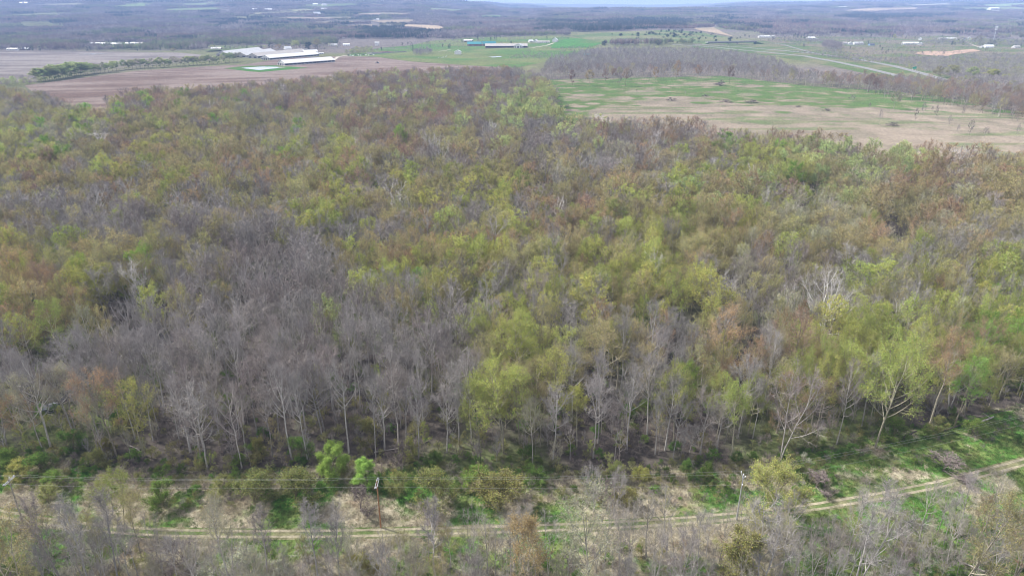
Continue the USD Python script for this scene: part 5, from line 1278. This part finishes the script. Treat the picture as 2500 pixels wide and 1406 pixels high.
for px, py, l, w, e, rdg, hd, wl, rf, lab, cat, kw in [
        (703, 127.5, 16, 12, 8, 13, 0.7, 'white_wall', 'white_metal', 'tall white farm shed rising behind the long dairy barns', 'shed', dict(end_bays=2)),
        (757, 131, 34, 16, 4, 8, 0.6, 'white_wall', 'white_metal', 'white low farm shed at the right end of the dairy barns', 'shed', dict(end_bays=2)),
        (730, 126.5, 44, 14, 5, 6.5, 0.15, 'dark_steel', 'dark_roof', 'dark low shed behind the dairy barns', 'shed', dict(open_side=True)),
        (529, 124, 24, 12, 5, 8, 0.1, 'brown_wall', 'white_metal', 'small white-roofed shed behind the leftmost dairy barn', 'shed', dict(windows=2)),
        (780, 133, 20, 3, 2.8, 3.4, 0.2, 'white_wall', 'white_metal', 'long white farm trailer right of the dairy barns', 'trailer', dict(windows=4)),
        (1118, 133.5, 11, 15, 6.2, 9.5, 1.57, 'white_wall', 'white_metal', 'small white gabled shed alone in the green pasture', 'shed', dict(windows=1, doors=0, end_bays=0)),
        (1143, 103, 26, 10, 4, 7, 0.05, 'brown_wall', 'white_metal', 'grey house with a pale roof above the teal-roofed houses', 'house', dict(windows=5)),
        (1163, 113, 48, 17, 5.5, 11, 0.05, 'brown_wall', 'teal_roof', 'long brick farmhouse with a teal roof, left of two', 'house', dict(windows=7, chimney=True)),
        (1193, 112, 38, 16, 5, 11, 0.35, 'brown_wall', 'teal_roof', 'teal-roofed farmhouse wing, right of the long one', 'house', dict(windows=5)),
        (1236, 117, 108, 20, 4.5, 10, 0.06, 'brown_wall', 'dull_roof', 'long pale-roofed barn right of the teal-roofed farmhouse', 'barn', dict(open_side=True)),
        (1268, 117.5, 26, 22, 5, 10.5, 1.3, 'white_wall', 'grey_roof', 'white gabled end barn at the right of the long pale-roofed barn', 'barn', dict(end_bays=3, open_side=True)),
        (1296, 104, 12, 9, 4, 7, 0.3, 'white_wall', 'white_metal', 'small white house, left of two above the gravel track', 'house', dict(windows=3)),
        (1308, 104.5, 15, 10, 4, 8, 1.2, 'white_wall', 'white_metal', 'white gabled house, right of two above the gravel track', 'house', dict(windows=3)),
        (1326, 105.5, 36, 9, 3.5, 6, 0.0, 'white_wall', 'dull_roof', 'long low pale house above the gravel track', 'house', dict(windows=6)),
        (1355, 103, 22, 14, 6, 11, 1.4, 'white_wall', 'white_metal', 'white house at the top of the curving gravel track', 'house', dict(windows=4)),
        (1431, 138.5, 15, 9, 3.5, 6, 0.0, 'brown_wall', 'teal_roof', 'small teal-roofed hut in the grey woods behind the meadow', 'hut', dict(windows=3)),
        (1871, 92.5, 52, 11, 3.6, 7, 0.03, 'white_wall', 'white_metal', 'long low white house above the overpass road', 'house', dict(windows=7)),
        (1979, 98.5, 22, 14, 6, 10, 0.2, 'white_wall', 'white_metal', 'bright white barn right of the slip road', 'barn', dict(end_bays=2, windows=3)),
        (1990, 98.5, 10, 8, 3, 6, 0.1, 'white_wall', 'grey_roof', 'little white garage beside the bright white barn', 'garage', dict(windows=2)),
        (2061, 109, 16, 10, 4, 7, 0.4, 'white_wall', 'dull_roof', 'house with a brown-grey roof right of the round grove', 'house', dict(windows=3, chimney=True)),
        (2076, 111, 20, 12, 5, 9, 1.2, 'white_wall', 'white_metal', 'white gabled house, middle of three right of the round grove', 'house', dict(windows=3)),
        (2094, 110, 28, 12, 4, 8, 0.1, 'white_wall', 'grey_roof', 'long white house, rightmost of three by the round grove', 'house', dict(windows=5)),
        (2127, 112, 14, 10, 3.5, 6.5, 0.1, 'blue_wall', 'dark_roof', 'small dark house alone on the lawn right of the three houses', 'house', dict(windows=3)),
        (2222, 109.5, 46, 11, 3.6, 7, 0.0, 'white_wall', 'white_metal', 'long white house with a broken roofline above the bare earth', 'house', dict(windows=7)),
        (2246, 110.5, 18, 11, 4, 7, 0.9, 'white_wall', 'grey_roof', 'white house with a brown garage right of the long one', 'house', dict(windows=3)),
        (2311, 98, 56, 11, 4.2, 7, 0.0, 'white_wall', 'white_metal', 'plain long white building at the top of the curving driveway', 'house', dict(windows=6)),
        (2352, 98.5, 14, 9, 4, 7, 0.5, 'white_wall', 'dark_roof', 'small house with a dark roof by the top of the driveway', 'house', dict(windows=2)),
        (2366, 98.5, 24, 12, 5, 10, 1.0, 'white_wall', 'white_metal', 'white gabled house right of the driveway top', 'house', dict(windows=4)),
        (2412, 117.5, 24, 13, 3.6, 8, 0.05, 'white_wall', 'white_metal', 'house with a wide white hipped roof at the foot of the tower', 'house', dict(windows=4)),
        (2396, 117.5, 8, 6, 3, 5, 0.4, 'white_wall', 'grey_roof', 'little white shed left of the wide-roofed house', 'shed', dict(windows=2)),
        (2480, 118, 18, 11, 3.5, 7, 0.3, 'white_wall', 'dull_roof', 'white-walled house at the right edge under the grey-green trees', 'house', dict(windows=3)),
        (2246, 99, 9, 8, 5, 8, 0.8, 'white_wall', 'white_metal', 'tiny white house at the wood edge above the long houses', 'house', dict(windows=2)),
        (226, 111, 20, 12, 4, 8, 0.3, 'white_wall', 'grey_roof', 'white house at the left end of the far row of houses', 'house', dict(windows=3)),
        (248, 111.5, 30, 12, 4, 8, 0.1, 'white_wall', 'white_metal', 'wide white house, second in the far row of houses', 'house', dict(windows=5)),
        (281, 112, 36, 11, 4, 7.5, 0.0, 'white_wall', 'white_metal', 'long white house in the middle of the far row of houses', 'house', dict(windows=6)),
        (320, 110.5, 26, 11, 4, 7.5, 0.1, 'white_wall', 'white_metal', 'white house, second from the right of the far row', 'house', dict(windows=4)),
        (341, 110, 20, 10, 4, 7, 0.2, 'white_wall', 'dull_roof', 'white house at the right end of the far row of houses', 'house', dict(windows=3)),
        (463, 111, 16, 12, 5, 9, 1.0, 'white_wall', 'white_metal', 'lone white house between the far row and the dairy barns', 'house', dict(windows=3)),
        (44, 101, 14, 10, 4, 8, 0.2, 'white_wall', 'white_metal', 'small white house in the far left trees', 'house', dict(windows=3)),
        (32, 124, 26, 9, 3.5, 6, 0.1, 'white_wall', 'dull_roof', 'low whitish farm shed at the edge of the far left field', 'shed', dict(windows=4)),
        (60, 123, 24, 9, 3.5, 6, 0.1, 'brown_wall', 'grey_roof', 'brown farm shed at the edge of the far left field', 'shed', dict(windows=4)),
        (530, 63, 18, 12, 5, 9, 0.5, 'white_wall', 'white_metal', 'white house in the pine-dotted woods on the left', 'house', dict(windows=3)),
        (209, 69.5, 18, 12, 4, 8, 0.3, 'white_wall', 'white_metal', 'white house by the dull green clearing on the left', 'house', dict(windows=3)),
        (832, 93, 24, 13, 5, 9, 0.7, 'white_wall', 'white_metal', 'white house among the trees above the dairy barns', 'house', dict(windows=3)),
        (813, 113, 24, 8, 3.5, 6, 0.1, 'white_wall', 'grey_roof', 'pale low house on the road behind the dairy barns', 'house', dict(windows=4)),
        (846, 113, 18, 9, 4, 7, 0.2, 'white_wall', 'white_metal', 'white house on the road right of the dairy barns', 'house', dict(windows=3)),
        (921, 112, 12, 9, 8, 10, 0.1, 'white_wall', 'grey_roof', 'upright pale shed at the edge of the pasture woods', 'shed', dict(windows=2)),
        (947, 67, 28, 14, 5, 9, 0.2, 'white_wall', 'grey_roof', 'farmhouse by the pale lane between the tan fields', 'house', dict(windows=4)),
        (919, 51.5, 26, 14, 6, 11, 0.4, 'white_wall', 'white_metal', 'white farmhouse at the top of the pale lane', 'house', dict(windows=4)),
        (773, 39.5, 44, 26, 9, 20, 0.9, 'brown_wall', 'white_metal', 'big dark barn with a white roof on the left hillside', 'barn', dict(end_bays=2)),
        (656, 28, 40, 20, 8, 14, 0.3, 'white_wall', 'white_metal', 'white barn on the hazy left hillside', 'barn', dict(windows=3)),
        (622, 27, 26, 18, 8, 13, 0.3, 'white_wall', 'white_metal', 'white house on the hazy left hillside', 'house', dict(windows=3)),
        (548, 31, 54, 20, 8, 13, 0.1, 'white_wall', 'white_metal', 'long white barn on the hazy left hillside', 'barn', dict(windows=4)),
        (60, 12, 50, 24, 10, 16, 0.1, 'white_wall', 'white_metal', 'white barn high on the far left hill', 'barn', dict(windows=4)),
        (164, 29, 60, 18, 8, 12, 0.0, 'white_wall', 'grey_roof', 'long pale barn on the far left hill', 'barn', dict(windows=5)),
        (791, 27, 36, 20, 9, 15, 0.5, 'white_wall', 'white_metal', 'white farmhouse below the mountain', 'house', dict(windows=3)),
        (770, 14.5, 32, 20, 9, 15, 0.2, 'white_wall', 'white_metal', 'white house on the upper mountain fields, left of two', 'house', dict(windows=3)),
        (792, 15.5, 32, 20, 9, 15, 0.7, 'white_wall', 'grey_roof', 'white house on the upper mountain fields, right of two', 'house', dict(windows=3)),
        (2425, 25.5, 80, 34, 14, 22, 0.2, 'white_wall', 'white_metal', 'white farm on the hazy far right ridge', 'barn', dict(windows=4)),
        (2430, 31.5, 50, 24, 9, 15, 0.1, 'white_wall', 'white_metal', 'lower white barn below the farm on the far right ridge', 'barn', dict(windows=3)),
        (2055, 21, 70, 26, 10, 16, 0.1, 'white_wall', 'white_metal', 'white barn at the edge of the tan field on the right ridge', 'barn', dict(windows=4)),
        (1905, 28.5, 70, 26, 9, 15, 0.0, 'white_wall', 'white_metal', 'white barns at the far right wood line', 'barn', dict(windows=4)),
        (1978, 398, 4.5, 3.5, 2.2, 3.0, 0.5, 'dark_steel', 'grey_roof', 'little dark hut with a pale roof among the right-hand willows', 'hut', dict(windows=1, doors=0)),
        (125, 1003, 2.6, 2.0, 1.5, 1.8, 0.6, 'hut_grey', 'hut_grey', 'small pale hut inside the bare woods at the left', 'hut', dict(windows=1, doors=0))]:
    building({'barn': 'barn', 'house': 'house', 'shed': 'farm_shed', 'hut': 'hut', 'trailer': 'farm_trailer', 'garage': 'garage'}[cat], G(px, py)[0], hd, l, w, e, rdg, wl, rf, lab, cat, None, **kw)

# manure bunker, calf hutches, bales, tractor
c, th, l = span((902, 132.5), (985, 127))
t = thing('manure_bunker', c, th, 'white-walled concrete manure bunker with a brown heap in the pasture', 'bunker')
obj('wall', trimesh.util.concatenate([box(l, 0.5, 2.6, (0, -11, 1.0)), box(0.5, 21.4, 2.6, (-l / 2 + 0.3, 0, 1.0)), box(l * 0.55, 0.5, 2.6, (-l * 0.2, 11, 1.0))]), 'concrete', t)
gx, gy = np.meshgrid(np.linspace(-1, 1, 18), np.linspace(-1, 1, 12))
zz = np.maximum(0, 3.2 * (1 - gx ** 2) * (1 - gy ** 2)) * (0.6 + 0.8 * meshkit.noise(np.stack([gx * 4, gy * 3, gx * 0], -1)))
ii, jj = np.meshgrid(np.arange(11), np.arange(17), indexing='ij')
k = ii.ravel() * 18 + jj.ravel()
flat_look('manure', (0.11, 0.07, 0.055), 0.95)
obj('heap', (np.c_[gx.ravel() * l * 0.34 - 4, gy.ravel() * 9, zz.ravel() + 0.3], np.stack([k, k + 1, k + 19, k + 18], -1)), 'manure', t)
c, th, l = span((790, 129), (835, 124))
for k in range(11):
    p = G(850 + k * 6.2, 136.2 - k * 0.12 + (k % 3) * 0.8)[0]
    t = thing('calf_hutch', p, 0.2 + k, 'little white calf hutch in the row left of the manure bunker', 'calf hutch', 'calf hutches by the pasture')
    obj('shell', gable_walls(3.2, 2.2, 1.3, 2.1, sink=0.3), 'white_metal' if k % 3 else 'dark_steel', t)
    obj('opening', box(0.06, 1.2, 1.1, (1.63, 0, 0.6)), 'dark_open', t)
for k, (px, py) in enumerate([(1071, 143), (1077, 142.5), (1081, 142), (1083, 141), (1088, 140), (1090, 138.5)]):
    p = G(px, py)[0]
    m = trimesh.creation.cylinder(radius=0.85, height=1.5, sections=14)
    m.apply_transform(trimesh.transformations.rotation_matrix(math.pi / 2, [1, 0, 0]))
    m.apply_translation(p + [0, 0, 0.95])
    tag(obj('hay_bale', m, 'white_metal', smooth=40), 'white wrapped round bale in the green pasture', 'hay bale', 'white bales in the pasture')
p = G(922, 155.5)[0]
t = thing('tractor', p, 0.1, 'dark tractor working on the ploughed field right of the long white barn', 'tractor')
obj('hood', box(2.2, 1.0, 1.0, (1.4, 0, 1.5)), 'blue_wall', t)
obj('cab', box(1.7, 1.7, 1.9, (-0.6, 0, 2.2)), 'pane_glass', t)
obj('cab_roof', box(2.0, 1.9, 0.2, (-0.6, 0, 3.25)), 'dark_steel', t)
obj('implement', box(1.6, 6.5, 0.8, (-3.6, 0, 0.8)), 'dark_steel', t)
for x, y, r in ((-0.8, -1.1, 0.95), (-0.8, 1.1, 0.95), (2.0, -0.95, 0.65), (2.0, 0.95, 0.65)):
    w = trimesh.creation.cylinder(radius=r, height=0.5, sections=18)
    w.apply_transform(trimesh.transformations.rotation_matrix(math.pi / 2, [1, 0, 0]))
    w.apply_translation((x, y, r))
    obj('wheel', w, 'dark_open', t)

# overpass across the highway
c, th, l = span((1728, 108.5), (1842, 108.5))
base = float(hgt(c[0], c[1]))
t = thing('overpass', (c[0], c[1], base), th, 'grey road overpass crossing the highway below the juniper hill', 'bridge')
obj('deck', box(l * 1.05, 11, 1.6, (0, 0, 6.6)), 'concrete', t)
for s in (-1, 1):
    obj('parapet', box(l * 1.05, 0.35, 1.0, (0, s * 5.3, 7.9)), 'concrete', t)
    obj('girder', box(l * 0.96, 0.5, 1.5, (0, s * 4.4, 5.05)), 'dark_steel', t)
for x in (-0.02, 0.04):
    for y in (-3.5, 0, 3.5):
        m = capped(6.6, 0.6, 0.6)
        m.apply_translation((x * l * 3, y, -1.0))
        obj('pier', m, 'concrete', t)
def wedge(x0, x1, w, h):
    m = trimesh.creation.extrude_polygon(Polygon([(x0, -1), (x1, -1), (x1, h)]), w, engine='earcut')
    v = m.vertices
    return trimesh.Trimesh(np.c_[v[:, 0], v[:, 2] - w / 2, v[:, 1]], m.faces, process=False)
flat_look('bank_grass', (0.10, 0.145, 0.05), 0.95)
e1 = tag(obj('embankment', wedge(0, -1, 1, 1) if False else trimesh.Trimesh(*meshkit.arrays(wedge(-l * 0.72, -l * 0.5, 13, 6.2))[:2]).apply_transform(trimesh.transformations.compose_matrix(translate=(c[0], c[1], base), angles=(0, 0, th))), 'bank_grass'), 'grassy road embankment at the left end of the overpass', None, None, 'structure')
m = wedge(-l * 0.72, -l * 0.5, 13, 6.2)
m.vertices[:, :2] *= -1
m.apply_transform(trimesh.transformations.compose_matrix(translate=(c[0], c[1], base), angles=(0, 0, th)))
tag(obj('embankment', m, 'bank_grass'), 'grassy road embankment at the right end of the overpass', None, None, 'structure')

# cell tower, highway sign, roadside poles
p = G(2424, 105)[0]
h = top_z(64, p[0], p[1]) - p[2]
t = thing('cell_tower', p, 0.3, 'tall slim cell tower with three tiers of white antennas on the right', 'tower')
obj('mast', capped(h, 0.95, 0.5), 'steel', t, smooth=40)
for zf in (0.985, 0.90, 0.815):
    pl = obj('platform', capped(0.35, 2.6, 2.6, 6).apply_translation((0, 0, h * zf - 1.6)), 'steel', t)
    for k in range(9):
        a = k * 2 * math.pi / 9
        m = box(0.5, 1.0, 3.0, (2.9, 0, h * zf - 1.2))
        m.apply_transform(trimesh.transformations.rotation_matrix(a, [0, 0, 1]))
        obj('antenna', m, 'white_metal', t)
flat_look('sign_green', (0.01, 0.30, 0.17), 0.4)
p = G(2231, 174.5)[0]
t = thing('highway_sign', p, -0.45, 'green highway sign on two posts beside the carriageway', 'sign')
for x in (-2.0, 2.0):
    m = capped(7.0, 0.13, 0.13)
    m.apply_translation((x, 0, 0))
    obj('post', m, 'white_metal', t)
obj('sign_board', box(6.0, 0.12, 3.0, (0, -0.2, 5.2)), 'sign_green', t)
obj('sign_board', box(3.0, 0.12, 1.1, (1.2, -0.2, 7.4)), 'sign_green', t)
for s in (-1, 1):
    obj('border', box(0.12, 0.05, 2.8, (s * 2.85, -0.29, 5.2)), 'road_paint', t)
    obj('border', box(5.6, 0.05, 0.12, (0, -0.29, 5.2 + s * 1.36)), 'road_paint', t)
for px, fy, ty, lab in ((1898, 109, 97, 'thin roadside pole at the top of the slip road, left of two'), (1907, 108.5, 96, 'thin roadside pole at the top of the slip road, right of two'), (1882, 108, 99, 'thin roadside pole on the overpass road'), (621, 119, 106, 'thin pale pole behind the dairy barns')):
    p = G(px, fy)[0]
    t = thing('roadside_pole', p, 0, lab, 'pole')
    hh = max(top_z(ty, p[0], p[1]) - p[2], 6)
    obj('post', capped(hh, 0.22, 0.16), 'weathered', t)
    obj('cross_arm', box(2.4, 0.18, 0.18, (0, -0.2, hh - 0.8)), 'weathered', t)

# ------------------------------------------------------------------ haze: one closed box of thin air round everything
look('haze_look', {'v': ('principled_volume', {'color': (0.38, 0.56, 1.0), 'density': HAZE_DENSITY, 'anisotropy': 0.0})}, [], surface=None, volume='v.volume')
zlow = float(min(Z.min() - 3, -4))
hz = trimesh.creation.box((40000, 40000, 620 - zlow))
hz.apply_translation((0, 0, (620 + zlow) / 2))
tag(obj('haze', hz, 'haze_look'), 'thin bluish haze in the air over the whole valley', None, None, 'stuff')
